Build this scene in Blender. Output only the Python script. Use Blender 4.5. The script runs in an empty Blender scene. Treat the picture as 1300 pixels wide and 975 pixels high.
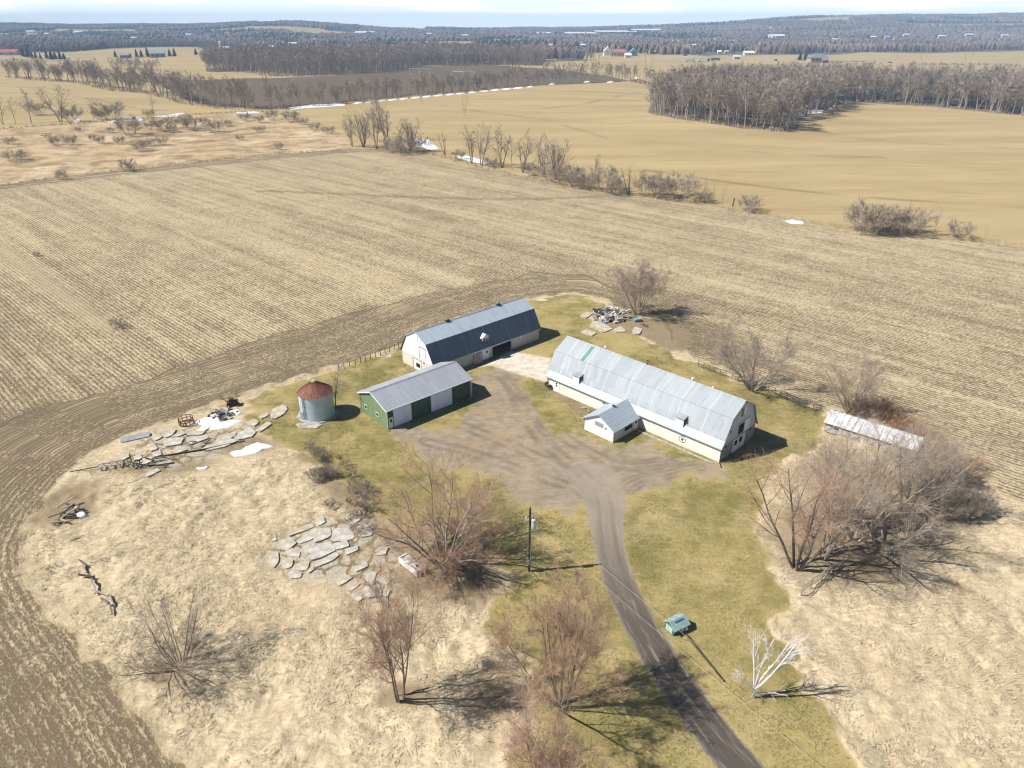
import bpy, bmesh, math, random
import numpy as np
from mathutils import Vector, Matrix, noise as mnoise

R = math.radians
SC = bpy.context.scene
COL = SC.collection
# ------------------------------------------------------------------ camera model (photo 1300 x 975)
FPX, HORIZON, CAM_H = 905.0, 31.0, 57.0
PITCH = math.atan((487.5 - HORIZON) / FPX)
CT, ST = math.cos(PITCH), math.sin(PITCH)

def lerp(a, b, t): return a + (b - a) * t
def sstep(a, b, x):
    t = np.clip((np.asarray(x, float) - a) / (b - a), 0, 1); return t * t * (3 - 2 * t)

CREST_X = np.array([-.95, -.70, -.60, -.50, -.40, -.33, -.28, -.22, -.16, -.05, .05, .12, .20, .27, .33, .40, .48, .57, .63, .70, .95])
CREST_Z = np.array([40., 42, 52, 44, 48, 62, 62, 44, 26, 22, 20, 30, 40, 54, 80, 98, 106, 104, 110, 106, 98])
def terrain(x, y):
    """height of the land: flat round the farm, rising to wooded hills 2.5 to 5 km away"""
    x = np.asarray(x, float); y = np.asarray(y, float)
    t = x / np.maximum(y, 1.0)
    crest = np.interp(t, CREST_X, CREST_Z)
    k = sstep(2300, 5200, y)
    far = 1 - .9 * sstep(6500, 9500, y)
    und = (1.3 * np.sin(x / 47. + 1) * np.cos(y / 61.) + 1.1 * np.sin(x / 83. + y / 120. + 2) + .8 * np.sin(x / 31. - y / 55.)) * sstep(330, 460, y) * (1 - sstep(1500, 2400, y))
    wob = 5 * np.sin(x / 410. + 1.3) * np.cos(y / 530.) + 3 * np.sin(x / 170. + y / 240.)
    return (crest + wob) * k * far + und

def ray(px, py):
    u, w = px - 650, py - 487.5
    return np.array([u, FPX * CT - w * ST, -FPX * ST - w * CT])
def G(px, py, z=0.0):
    """point of the land seen at a photo pixel (or of the level z)"""
    d = ray(px, py)
    if py < HORIZON + 1: py = HORIZON + 1; d = ray(px, py)
    t = (z - CAM_H) / d[2]
    if py < 56 and z == 0:
        s = 1200.0 / d[1]
        for _ in range(900):
            p = np.array([0, 0, CAM_H]) + s * d
            if p[2] <= terrain(p[0], p[1]): break
            s *= 1.003
        return Vector(p)
    p = np.array([0, 0, CAM_H]) + t * d
    if z == 0 and p[1] > 320:
        for _ in range(8):
            t = (float(terrain(p[0], p[1])) - CAM_H) / d[2]; p = np.array([0, 0, CAM_H]) + t * d
    return Vector(p)
def mpp(p):
    """metres per photo pixel at a point"""
    return (p[1] * CT + (CAM_H - p[2]) * ST) / FPX

# ------------------------------------------------------------------ mesh and object helpers
class MB:
    def __init__(s): s.v = []; s.f = []; s.m = []
    def add(s, vs, fs, m=0):
        b = len(s.v); s.v += [tuple(v) for v in vs]; s.f += [tuple(i + b for i in f) for f in fs]; s.m += [m] * len(fs); return s
    def box(s, x0, x1, y0, y1, z0, z1, m=0, M=None):
        vs = [Vector((x, y, z)) for z in (z0, z1) for y in (y0, y1) for x in (x0, x1)]
        if M is not None: vs = [M @ v for v in vs]
        return s.add(vs, [(0, 2, 3, 1), (4, 5, 7, 6), (0, 1, 5, 4), (2, 6, 7, 3), (0, 4, 6, 2), (1, 3, 7, 5)], m)
    def bar(s, a, b, w, h, m=0):
        a, b = Vector(a), Vector(b); d = (b - a); L = d.length; d.normalize()
        up = Vector((0, 0, 1)) if abs(d.z) < .95 else Vector((0, 1, 0))
        sd = d.cross(up).normalized(); up = sd.cross(d)
        vs = [p + sd * i * w / 2 + up * j * h / 2 for p in (a, b) for i, j in ((-1, -1), (1, -1), (1, 1), (-1, 1))]
        return s.add(vs, [(0, 1, 2, 3), (7, 6, 5, 4), (0, 4, 5, 1), (1, 5, 6, 2), (2, 6, 7, 3), (3, 7, 4, 0)], m)
    def cyl(s, a, b, r0, r1, n=10, m=0, caps=True):
        a, b = Vector(a), Vector(b); d = (b - a).normalized()
        up = Vector((0, 0, 1)) if abs(d.z) < .95 else Vector((1, 0, 0))
        e1 = d.cross(up).normalized(); e2 = d.cross(e1)
        vs = []
        for p, r in ((a, r0), (b, r1)):
            vs += [p + (e1 * math.cos(2 * math.pi * i / n) + e2 * math.sin(2 * math.pi * i / n)) * r for i in range(n)]
        fs = [(i, (i + 1) % n, n + (i + 1) % n, n + i) for i in range(n)]
        if caps: fs += [tuple(range(n - 1, -1, -1)), tuple(range(n, 2 * n))]
        return s.add(vs, fs, m)
    def extrude_x(s, prof, x0, x1, m=0, closed=True):
        """profile of (y,z) points swept along x"""
        n = len(prof); vs = [(x, y, z) for x in (x0, x1) for y, z in prof]
        fs = [(i, (i + 1) % n, n + (i + 1) % n, n + i) for i in range(n if closed else n - 1)]
        fs += [tuple(range(n - 1, -1, -1)), tuple(range(n, 2 * n))] if closed else []
        return s.add(vs, fs, m)
    def prism(s, pts, z0, z1, m=0):
        n = len(pts); vs = [(p[0], p[1], z0) for p in pts] + [(p[0], p[1], z1) for p in pts]
        return s.add(vs, [(i, (i + 1) % n, n + (i + 1) % n, n + i) for i in range(n)] + [tuple(range(n - 1, -1, -1)), tuple(range(n, 2 * n))], m)
    def mesh(s, name, mats, smooth=False, fix=True):
        me = bpy.data.meshes.new(name); me.from_pydata(s.v, [], s.f)
        for m in (mats if isinstance(mats, (list, tuple)) else [mats]): me.materials.append(m)
        if any(s.m): me.polygons.foreach_set('material_index', s.m)
        if fix and len(s.f) < 4000:
            bm = bmesh.new(); bm.from_mesh(me); bmesh.ops.recalc_face_normals(bm, faces=bm.faces); bm.to_mesh(me); bm.free()
        if smooth: me.polygons.foreach_set('use_smooth', [True] * len(me.polygons))
        me.update(); return me

def link(name, me, parent=None):
    o = bpy.data.objects.new(name, me); COL.objects.link(o)
    if parent is not None: o.parent = parent
    return o
def obj(name, mb, mats, parent=None, smooth=False):
    return link(name, mb.mesh(name, mats, smooth), parent)
def tag(o, label=None, cat=None, group=None, kind=None):
    if label: o['label'] = label
    if cat: o['category'] = cat
    if group: o['group'] = group
    if kind: o['kind'] = kind
    return o
def thing(name, label, cat, loc=(0, 0, 0), rz=0.0, group=None):
    o = bpy.data.objects.new(name, None); COL.objects.link(o)
    o.location = loc; o.rotation_euler = (0, 0, rz); o.empty_display_size = .5
    return tag(o, label, cat, group)
def dup(root, loc, rz=0.0, sc=1.0, label=None, group=None):
    kids = [c for c in root.children]
    r = root.copy(); COL.objects.link(r); r.location = loc; r.rotation_euler = (0, 0, rz)
    r.scale = sc if isinstance(sc, (tuple, list)) else (sc,) * 3
    if label: r['label'] = label
    if group: r['group'] = group
    for c in kids:
        k = c.copy(); COL.objects.link(k); k.parent = r
        for g in c.children:
            q = g.copy(); COL.objects.link(q); q.parent = k
    return r

# ------------------------------------------------------------------ node helpers
class NT:
    def __init__(s, tree): s.t = tree; s.n = tree.nodes; s.l = tree.links
    def new(s, ty, **kw):
        n = s.n.new(ty)
        for k, v in kw.items(): setattr(n, k, v)
        return n
    def put(s, sock, v):
        if v is None: return
        if isinstance(v, bpy.types.NodeSocket): s.l.new(v, sock)
        elif isinstance(v, (tuple, list)) and len(v) == 3 and sock.type == 'RGBA': sock.default_value = (*v, 1)
        else: sock.default_value = v
    def math(s, op, a, b=None, clamp=False):
        n = s.new('ShaderNodeMath', operation=op, use_clamp=clamp); s.put(n.inputs[0], a); s.put(n.inputs[1], b); return n.outputs[0]
    def vmath(s, op, a, b=None):
        n = s.new('ShaderNodeVectorMath', operation=op); s.put(n.inputs[0], a); s.put(n.inputs[1], b); return n.outputs[0]
    def mix(s, f, a, b, ty='MIX'):
        n = s.new('ShaderNodeMix', data_type='RGBA', blend_type=ty)
        s.put(n.inputs[0], f); s.put(n.inputs[6], a); s.put(n.inputs[7], b); return n.outputs[2]
    def fmix(s, f, a, b):
        n = s.new('ShaderNodeMix', data_type='FLOAT'); s.put(n.inputs[0], f); s.put(n.inputs[2], a); s.put(n.inputs[3], b); return n.outputs[0]
    def noise(s, vec, scale, detail=3, rough=.55, dist=0.0, color=False):
        n = s.new('ShaderNodeTexNoise'); s.put(n.inputs['Vector'], vec); n.inputs['Scale'].default_value = scale
        n.inputs['Detail'].default_value = detail; n.inputs['Roughness'].default_value = rough; n.inputs['Distortion'].default_value = dist
        return n.outputs['Color' if color else 'Fac']
    def vor(s, vec, scale, feature='F1', out='Distance', rnd=1.0):
        n = s.new('ShaderNodeTexVoronoi', feature=feature); s.put(n.inputs['Vector'], vec); n.inputs['Scale'].default_value = scale
        n.inputs['Randomness'].default_value = rnd; return n.outputs[out]
    def ramp(s, x, a, b):
        n = s.new('ShaderNodeMapRange', interpolation_type='SMOOTHSTEP'); s.put(n.inputs[0], x)
        s.put(n.inputs[1], a); s.put(n.inputs[2], b); return n.outputs[0]
    def attr(s, name, out='Fac'):
        n = s.new('ShaderNodeAttribute', attribute_name=name); return n.outputs[out]
    def xyz(s, x, y, z=0.0):
        n = s.new('ShaderNodeCombineXYZ'); s.put(n.inputs[0], x); s.put(n.inputs[1], y); s.put(n.inputs[2], z); return n.outputs[0]
    def sep(s, v):
        n = s.new('ShaderNodeSeparateXYZ'); s.put(n.inputs[0], v); return n.outputs
    def map(s, v, scale=(1, 1, 1), rot=(0, 0, 0)):
        n = s.new('ShaderNodeMapping'); s.put(n.inputs[0], v); n.inputs['Scale'].default_value = scale; n.inputs['Rotation'].default_value = rot; return n.outputs[0]
    def bump(s, h, strength=1.0, dist=.1):
        n = s.new('ShaderNodeBump'); s.put(n.inputs['Height'], h); n.inputs['Strength'].default_value = strength; n.inputs['Distance'].default_value = dist; return n.outputs[0]

def new_mat(name):
    m = bpy.data.materials.new(name); m.use_nodes = True
    t = NT(m.node_tree); b = m.node_tree.nodes['Principled BSDF']; b.inputs['Specular IOR Level'].default_value = .25
    return m, t, b

def mat(name, col, rough=.75, metal=0.0, var=.18, scale=1.5, col2=None, stretch=(1, 1, 1), bump=0.0, spec=.25, blotch=.5):
    """weathered surface: base colour broken up by two noises in the thing's own coordinates"""
    m, t, b = new_mat(name)
    tc = t.new('ShaderNodeTexCoord').outputs['Object']
    v = t.map(tc, stretch)
    n1 = t.noise(v, scale, 5, .6); n2 = t.noise(tc, scale * 6.3, 3, .6)
    d = tuple(max(0, c * (1 - var * 1.6)) for c in col) if col2 is None else col2
    f = t.math('ADD', t.math('MULTIPLY', n1, 1 - blotch * .4), t.math('MULTIPLY', n2, blotch * .4))
    t.put(b.inputs['Base Color'], t.mix(t.ramp(f, .38, .66), d, tuple(min(1, c * (1 + var * .4)) for c in col)))
    b.inputs['Roughness'].default_value = rough; b.inputs['Metallic'].default_value = metal; b.inputs['Specular IOR Level'].default_value = spec
    if bump: t.put(b.inputs['Normal'], t.bump(n2, bump, .05))
    return m

def roof_mat(name, col, metal=.35, rough=.42, panel=.95, seam=0.0, lap=(), rust=0.0, panel_var=.10, seam_col=(.62, .66, .70)):
    """ribbed sheet metal: panel to panel differences along x, lap lines at given heights, runs of dirt down the slope"""
    m, t, b = new_mat(name)
    tc = t.new('ShaderNodeTexCoord').outputs['Object']; X, Y, Z = t.sep(tc)
    wn = t.new('ShaderNodeTexWhiteNoise', noise_dimensions='2D')
    t.put(wn.inputs['Vector'], t.xyz(t.math('FLOOR', t.math('DIVIDE', X, panel)), t.math('FLOOR', t.math('DIVIDE', Z, 2.2))))
    base = t.mix(wn.outputs['Value'], tuple(c * (1 - panel_var) for c in col), tuple(c * (1 + panel_var) for c in col))
    run = t.noise(t.xyz(t.math('MULTIPLY', X, 2.2), t.math('MULTIPLY', Y, .25), t.math('MULTIPLY', Z, .25)), 1.0, 5, .6)
    base = t.mix(t.math('MULTIPLY', t.ramp(run, .45, .75), .45), base, tuple(c * .62 for c in col))
    spk = t.noise(tc, 7.0, 2, .5)
    base = t.mix(t.math('MULTIPLY', t.ramp(spk, .55, .7), .22), base, tuple(c * .55 for c in col))
    if rust:
        rn = t.noise(t.xyz(t.math('MULTIPLY', X, 1.3), Y, t.math('MULTIPLY', Z, .4)), .9, 6, .65)
        base = t.mix(t.ramp(rn, .62 - rust * .3, .75 - rust * .25), base, (.19, .085, .045))
    # panel joints
    fr = t.math('FRACT', t.math('DIVIDE', X, panel)); j = t.math('LESS_THAN', fr, .045)
    base = t.mix(t.math('MULTIPLY', j, .35), base, tuple(c * .45 for c in col))
    for z in lap:
        l = t.math('LESS_THAN', t.math('ABSOLUTE', t.math('SUBTRACT', Z, z)), .035)
        base = t.mix(t.math('MULTIPLY', l, .5), base, tuple(c * .4 for c in col))
    if seam:
        fs = t.math('ABSOLUTE', t.math('SUBTRACT', t.math('FRACT', t.math('DIVIDE', X, seam)), .5))
        base = t.mix(t.math('MULTIPLY', t.math('LESS_THAN', fs, .012), .7), base, seam_col)
    t.put(b.inputs['Base Color'], base)
    rib = t.math('SINE', t.math('MULTIPLY', X, 2 * math.pi / .3))
    t.put(b.inputs['Normal'], t.bump(rib, .25, .03))
    b.inputs['Roughness'].default_value = rough; b.inputs['Metallic'].default_value = metal
    return m

def block_mat(name, col, var=.12, dirt=.4):
    m, t, b = new_mat(name)
    tc = t.new('ShaderNodeTexCoord').outputs['Object']; X, Y, Z = t.sep(tc)
    br = t.new('ShaderNodeTexBrick'); t.put(br.inputs['Vector'], t.xyz(t.math('ADD', X, Y), Z))
    br.inputs['Scale'].default_value = 1.0; br.inputs['Brick Width'].default_value = .4; br.inputs['Row Height'].default_value = .2
    br.inputs['Mortar Size'].default_value = .012
    br.inputs['Color1'].default_value = (*col, 1); br.inputs['Color2'].default_value = (*[c * (1 - var) for c in col], 1)
    br.inputs['Mortar'].default_value = (*[c * .78 for c in col], 1)
    n = t.noise(t.map(tc, (.7, .7, .35)), 1.4, 5, .62)
    low = t.math('MULTIPLY', t.ramp(t.math('ADD', Z, t.math('MULTIPLY', n, .8)), 1.1, .3), .55)
    c = t.mix(t.math('MULTIPLY', t.ramp(n, .48, .72), dirt), br.outputs['Color'], tuple(c * q for c, q in zip(col, (.55, .5, .43))))
    t.put(b.inputs['Base Color'], t.mix(t.math('MULTIPLY', low, dirt * 1.3), c, tuple(c * q for c, q in zip(col, (.5, .45, .38)))))
    b.inputs['Roughness'].default_value = .9
    return m

def clad_mat(name, col, pitch=.25, var=.10, dirt=.3, col2=None):
    """vertical board or steel cladding"""
    m, t, b = new_mat(name)
    tc = t.new('ShaderNodeTexCoord').outputs['Object']; X, Y, Z = t.sep(tc); s = t.math('ADD', X, Y)
    wn = t.new('ShaderNodeTexWhiteNoise', noise_dimensions='1D'); t.put(wn.inputs['W'], t.math('FLOOR', t.math('DIVIDE', s, pitch)))
    c = t.mix(wn.outputs['Value'], tuple(q * (1 - var) for q in col), tuple(min(1, q * (1 + var * .5)) for q in col))
    g = t.math('LESS_THAN', t.math('FRACT', t.math('DIVIDE', s, pitch)), .1)
    c = t.mix(t.math('MULTIPLY', g, .35), c, tuple(q * .5 for q in col))
    n = t.noise(t.xyz(t.math('MULTIPLY', s, 2.5), 0, t.math('MULTIPLY', Z, .5)), 1.0, 5, .62)
    c = t.mix(t.math('MULTIPLY', t.ramp(n, .45, .72), dirt), c, col2 or tuple(q * k for q, k in zip(col, (.62, .58, .5))))
    t.put(b.inputs['Base Color'], c); b.inputs['Roughness'].default_value = .6
    return m
# ------------------------------------------------------------------ camera, sky, sun, view
cam = bpy.data.cameras.new('camera'); co = bpy.data.objects.new('camera', cam); COL.objects.link(co)
co.location = (0, 0, CAM_H); co.rotation_euler = (math.pi / 2 - PITCH, 0, 0)
cam.sensor_fit = 'HORIZONTAL'; cam.sensor_width = 36; cam.lens = FPX / 1300 * 36
cam.clip_start = .5; cam.clip_end = 60000
SC.camera = co

SUN_EL = R(47)
SUN_DIR = Vector((-math.cos(R(8)), -math.sin(R(8)), 0)) * math.cos(SUN_EL) + Vector((0, 0, math.sin(SUN_EL)))
sun = bpy.data.lights.new('sun', 'SUN'); so = bpy.data.objects.new('sun', sun); COL.objects.link(so)
sun.energy = 5.0; sun.angle = R(.53); sun.color = (1, .945, .865)
so.rotation_euler = SUN_DIR.to_track_quat('Z', 'Y').to_euler(); so.location = (-60, -30, 120)

W = bpy.data.worlds.new('World'); SC.world = W; W.use_nodes = True
t = NT(W.node_tree); bg = W.node_tree.nodes['Background']
sky = t.new('ShaderNodeTexSky', sky_type='NISHITA'); sky.sun_disc = False
sky.sun_elevation = SUN_EL; sky.sun_rotation = math.atan2(SUN_DIR.x, SUN_DIR.y)
sky.altitude = 300; sky.air_density = 1.0; sky.dust_density = .6; sky.ozone_density = 1.6
dirv = t.new('ShaderNodeTexCoord').outputs['Generated']; dx, dy, dz = t.sep(dirv)
cv = t.xyz(t.math('MULTIPLY', t.math('DIVIDE', dx, t.math('MAXIMUM', dy, .2)), 4.2), t.math('MULTIPLY', dz, 46.0), 3.7)
cl = t.noise(cv, 1.0, 6, .55, .2)
wisp = t.noise(t.xyz(t.math('MULTIPLY', dx, 7.0), t.math('MULTIPLY', dz, 120.0), 9.1), 1.0, 4, .5)
cm = t.ramp(t.math('ADD', cl, t.math('MULTIPLY', wisp, .25)), .57, .76)
low = t.ramp(dz, .115, .055)                                # the pale band of sky and thin cloud just over the horizon
cm = t.math('MULTIPLY', t.math('MULTIPLY', cm, t.ramp(dz, .004, .018)), low)
skyc = t.mix(t.math('MULTIPLY', low, .9), sky.outputs[0], t.mix(t.ramp(dz, .0, .05), (22.5, 24.6, 26.4), (16.2, 18.6, 22.6)))
t.put(bg.inputs['Color'], t.mix(t.math('MULTIPLY', cm, .9), skyc, (28.0, 27.6, 27.3)))
bg.inputs['Strength'].default_value = .048

SC.view_settings.view_transform = 'Standard'; SC.view_settings.look = 'None'
SC.view_settings.gamma = 1; SC.view_settings.use_curve_mapping = False; SC.view_settings.exposure = 0.51
SC.render.engine = 'CYCLES'
cy = SC.cycles
cy.max_bounces = 3; cy.diffuse_bounces = 1; cy.glossy_bounces = 2; cy.transmission_bounces = 2; cy.volume_bounces = 0
cy.transparent_max_bounces = 8; cy.use_denoising = True; cy.caustics_reflective = False; cy.caustics_refractive = False
cy.use_adaptive_sampling = True; cy.adaptive_threshold = .02
SC.render.film_transparent = False
cy.filter_width = 1.2
HAZE = 1.55e-4
# ------------------------------------------------------------------ the land
def pix(*pts): return np.array([G(x, y)[:2] for x, y in pts])

def vnoise(x, y, seed=0):
    xi = np.floor(x).astype(np.int64); yi = np.floor(y).astype(np.int64); fx = x - xi; fy = y - yi
    def h(a, b):
        n = (a * 374761393 + b * 668265263 + seed * 974711) & 0x7fffffff
        n = ((n ^ (n >> 13)) * 1274126177) & 0x7fffffff
        return ((n ^ (n >> 16)) & 0xffff) / 65535.0
    u = fx * fx * (3 - 2 * fx); v = fy * fy * (3 - 2 * fy)
    return lerp(lerp(h(xi, yi), h(xi + 1, yi), u), lerp(h(xi, yi + 1), h(xi + 1, yi + 1), u), v)

def poly_sd(P, poly, want_s=False):
    """signed distance to a closed polygon (positive inside) and arc position of the nearest point"""
    n = len(poly); d2 = np.full(len(P), 1e18); ins = np.zeros(len(P), bool); arc = np.zeros(len(P)); acc = 0.0
    for i in range(n):
        a, b = poly[i], poly[(i + 1) % n]; e = b - a; L = math.hypot(*e)
        w = P - a; tt = np.clip((w @ e) / max(L * L, 1e-9), 0, 1)
        q = w - tt[:, None] * e; dd = (q * q).sum(1); c = dd < d2
        d2 = np.where(c, dd, d2)
        if want_s: arc = np.where(c, acc + tt * L, arc)
        acc += L
        y = P[:, 1]
        if a[1] != b[1]:
            cr = ((a[1] <= y) != (b[1] <= y)) & (P[:, 0] < a[0] + (y - a[1]) * e[0] / e[1]); ins ^= cr
    sd = np.where(ins, 1, -1) * np.sqrt(d2)
    return (sd, arc) if want_s else sd
def line_sd(P, line, half):
    """distance inside a strip round a polyline; also signed offset across and distance along"""
    best = np.full(len(P), 1e18); off = np.zeros(len(P)); al = np.zeros(len(P)); acc = 0.0
    for i in range(len(line) - 1):
        a, b = line[i], line[i + 1]; e = b - a; L = math.hypot(*e); e = e / L
        w = P - a; tt = np.clip(w @ e, 0, L); q = w - tt[:, None] * e; dd = np.sqrt((q * q).sum(1))
        side = np.sign(e[0] * w[:, 1] - e[1] * w[:, 0]); c = dd < best
        best = np.where(c, dd, best); off = np.where(c, dd * side, off); al = np.where(c, acc + tt, al); acc += L
    return half - best, off, al
def smooth_line(pts, n=6):
    out = []; m = len(pts)
    for i in range(m - 1):
        p0, p1, p2, p3 = pts[max(i - 1, 0)], pts[i], pts[i + 1], pts[min(i + 2, m - 1)]
        for k in range(n):
            s = k / n
            out.append(.5 * ((2 * p1) + (-p0 + p2) * s + (2 * p0 - 5 * p1 + 4 * p2 - p3) * s * s + (-p0 + 3 * p1 - 3 * p2 + p3) * s ** 3))
    out.append(pts[-1]); return np.array(out)

YARD = pix((240, 1010), (165, 900), (108, 830), (58, 770), (30, 720), (28, 690), (45, 650), (75, 610), (112, 578), (165, 550), (230, 528), (290, 506), (320, 494),
           (352, 486), (420, 466), (480, 448), (515, 434), (560, 410), (600, 398), (660, 380), (700, 374), (735, 371), (765, 378), (800, 398), (835, 404),
           (850, 425), (868, 448), (900, 462), (950, 482), (1000, 502), (1060, 519), (1110, 532), (1180, 556), (1232, 590), (1262, 612), (1300, 640), (1420, 700), (1560, 800), (1700, 1100), (260, 1100))
CORN_FAR = pix((-420, 262), (-60, 240), (0, 235), (100, 222), (200, 212), (300, 202), (350, 197), (420, 191), (470, 189), (520, 191), (560, 203), (610, 214), (680, 226),
               (740, 241), (790, 248), (850, 253), (900, 261), (960, 271), (1010, 281), (1080, 293), (1150, 300), (1230, 306), (1300, 313), (1560, 345))
CORN = np.vstack([CORN_FAR, np.array([[260., -60.], [-260., -60.]])])
HEAD = pix((-300, 560), (-40, 545), (0, 540), (100, 508), (200, 476), (300, 446), (400, 410), (480, 390), (560, 370), (620, 357), (680, 348), (740, 350), (785, 364), (825, 388),
           (845, 410), (850, 440), (840, 470), (800, 500), (700, 600), (240, 1100), (-300, 1100))
DARK = pix((-160, 300), (0, 372), (45, 430), (75, 480), (100, 520), (0, 560), (-200, 600))
PALE = pix((-60, 262), (0, 305), (60, 350), (115, 392), (152, 414), (135, 424), (90, 392), (40, 352), (0, 325), (-80, 290))
MARSH = pix((-420, 262), (-60, 240), (0, 235), (100, 222), (200, 212), (300, 202), (350, 197), (420, 191), (450, 187), (436, 170), (400, 158), (375, 149), (340, 143), (250, 146),
            (170, 151), (100, 158), (0, 165), (-300, 175))
PLOUGH = pix((205, 110), (225, 103), (320, 99), (430, 95), (510, 84), (620, 82), (700, 87), (770, 96), (800, 103), (745, 106), (660, 110), (600, 115), (520, 121), (430, 131), (345, 139), (280, 136), (230, 124))
LAWN = pix((312, 508), (350, 489), (420, 468), (480, 452), (515, 437), (560, 412), (600, 400), (660, 383), (735, 373), (768, 384), (755, 402), (770, 418), (815, 428), (850, 446), (900, 466), (1000, 504),
           (1048, 524), (1042, 548), (1010, 585), (960, 622), (962, 660), (985, 705), (998, 750), (990, 790), (1012, 840), (1040, 890), (1075, 960), (1130, 1060), (640, 1060), (655, 960), (668, 905), (660, 845),
           (628, 812), (602, 782), (622, 755), (636, 735), (610, 700), (560, 668), (500, 655), (450, 622), (410, 592), (368, 566), (335, 545), (318, 525))
DIRT = pix((770, 418), (815, 428), (850, 446), (868, 446), (880, 425), (850, 408), (800, 402), (755, 402))
GRAVEL = pix((512, 548), (560, 545), (595, 531), (610, 505), (606, 482), (612, 468), (640, 470), (668, 480), (663, 505), (678, 527), (722, 546), (748, 566), (792, 567), (826, 552), (908, 590), (872, 602), (825, 622),
             (798, 636), (780, 662), (752, 650), (715, 636), (680, 626), (640, 614), (600, 598), (570, 585), (540, 568))
APRON = pix((607, 466.5), (626, 458), (648, 446), (668, 449), (700, 455), (697, 486), (671, 479), (645, 471), (624, 464))
DRIVE = smooth_line(pix((722, 560), (740, 590), (760, 618), (768, 642), (770, 668), (776, 705), (792, 752), (818, 802), (852, 858), (898, 922), (945, 980), (1000, 1042), (1080, 1130), (1200, 1290)))
TRACK = smooth_line(pix((640, 470), (655, 500), (672, 535), (705, 575), (745, 608), (765, 640)))
ROADFAR = pix((690, 76), (760, 75), (840, 73), (940, 73), (990, 77), (1100, 79), (1200, 82), (1300, 86), (1420, 92))
WOODFLOOR = [pix((822, 143), (860, 151), (940, 163), (1012, 165), (1020, 150), (1060, 136), (1075, 128), (1180, 135), (1310, 148), (1450, 160), (1450, 122), (1300, 116), (1180, 112), (1070, 112), (960, 108), (880, 112), (830, 125)),
             pix((262, 91), (420, 95), (480, 92), (540, 83), (690, 83), (690, 72), (560, 68), (400, 74), (262, 78))]
FARWOOD = np.array([[-9000., 1950.], [-1000., 1780.], [-600, 1740], [-330, 1510], [-200, 1250], [330, 1420], [420, 1620], [760, 1700], [1300, 1900], [9000., 1900.], [20000, 20000], [-20000, 20000]])
FARFIELD = [pix((-200, 77), (0, 78), (60, 76), (110, 74), (160, 74), (240, 76), (300, 73), (290, 66), (250, 60), (190, 60), (120, 63), (60, 68), (0, 72), (-200, 72)),
            pix((960, 70), (1100, 71), (1300, 66), (1500, 64), (1500, 70), (1300, 84), (1100, 80), (960, 78)),
            pix((845, 41), (905, 41), (930, 46), (860, 47))]

# a fan of quads, finer near the camera
ys = [-40.0]
while ys[-1] < 6900:
    y = ys[-1]; d2 = max(y, 0) ** 2 + CAM_H ** 2
    ys.append(y + min(max(.30, d2 / 56000.0), 450))
YS = np.array(ys); NC = 720
TT = np.linspace(-1.3, 1.3, NC); TT = TT * (1 + .15 * TT ** 2)
XX = TT[None, :] * (.70 * (YS[:, None] + 62)); YY = np.repeat(YS[:, None], NC, 1)
P = np.stack([XX.ravel(), YY.ravel()], 1)
NV = len(P)

ORDER = ['hay_field', 'ploughed_field', 'marsh', 'ground', 'road', 'crop_field', 'lawn', 'meadow', 'dirt', 'gravel_yard', 'driveway', 'concrete_apron']
WTS = {}
def region(mask_y, fn, soft):
    w = np.zeros(NV); idx = np.nonzero(mask_y)[0]
    sd = fn(P[idx]); w[idx] = np.clip(.5 + sd / (2 * soft), 0, 1); return w
near = P[:, 1] < 420; mid = (P[:, 1] > 200) & (P[:, 1] < 1900); far = P[:, 1] > 380
jn = (vnoise(P[:, 0] / 2.3, P[:, 1] / 2.3, 3) - .5) * 2
WTS['ploughed_field'] = region(mid, lambda p: poly_sd(p, PLOUGH), 4)
WTS['marsh'] = region(mid | near, lambda p: poly_sd(p, MARSH), 2)
gw = region(far, lambda p: poly_sd(p, FARWOOD), 25)
for q in WOODFLOOR: gw = np.maximum(gw, region(mid, lambda p: poly_sd(p, q), 4))
for q in FARFIELD: gw = np.minimum(gw, 1 - region(far, lambda p: poly_sd(p, q), 12))
LINES = [[(560, 134), (620, 143), (690, 152), (740, 166), (770, 176)], [(1005, 158), (1100, 177), (1200, 184), (1310, 190)], [(820, 216), (960, 236), (1120, 252), (1310, 264)], [(690, 138), (750, 130), (812, 118)], [(880, 186), (1000, 196), (1120, 200)], [(40, 112), (130, 128), (240, 142)]]
hline = np.zeros(NV); hi_ = np.nonzero(mid)[0]
for q in LINES: hline[hi_] = np.maximum(hline[hi_], np.clip(1.2 + line_sd(P[hi_], smooth_line(pix(*q)), 0.0)[0] / 2.6, 0, 1) * np.clip(vnoise(P[hi_, 0] / 14, P[hi_, 1] / 14, 29) * 1.6 - .1, 0, 1))
clr = vnoise(P[:, 0] / 260, P[:, 1] / 300, 77); clh = vnoise(P[:, 0] / 420, P[:, 1] / 380, 79)
gw = gw * np.where(P[:, 1] < 2600, 1 - sstep(.62, .66, clr), 1 - sstep(.65, .69, clh) * (P[:, 1] < 9000))
WTS['ground'] = gw
WTS['road'] = region(far & (P[:, 1] < 2500), lambda p: line_sd(p, ROADFAR, 7.0)[0], 2)
YIDX = np.nonzero(near)[0]
ysd, yarc = poly_sd(P[YIDX], YARD, True)
csd = np.full(NV, -1e3); csd[YIDX] = poly_sd(P[YIDX], CORN)
yd = np.full(NV, -1e3); yd[YIDX] = ysd; yd0 = yd.copy()
yd += ((vnoise(P[:, 0] / 2.4, P[:, 1] / 2.4, 18) - .5) * 2.2 + (vnoise(P[:, 0] / .8, P[:, 1] / .8, 19) - .5) * .8) * near
yard_arc = np.zeros(NV); yard_arc[YIDX] = yarc
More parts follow.
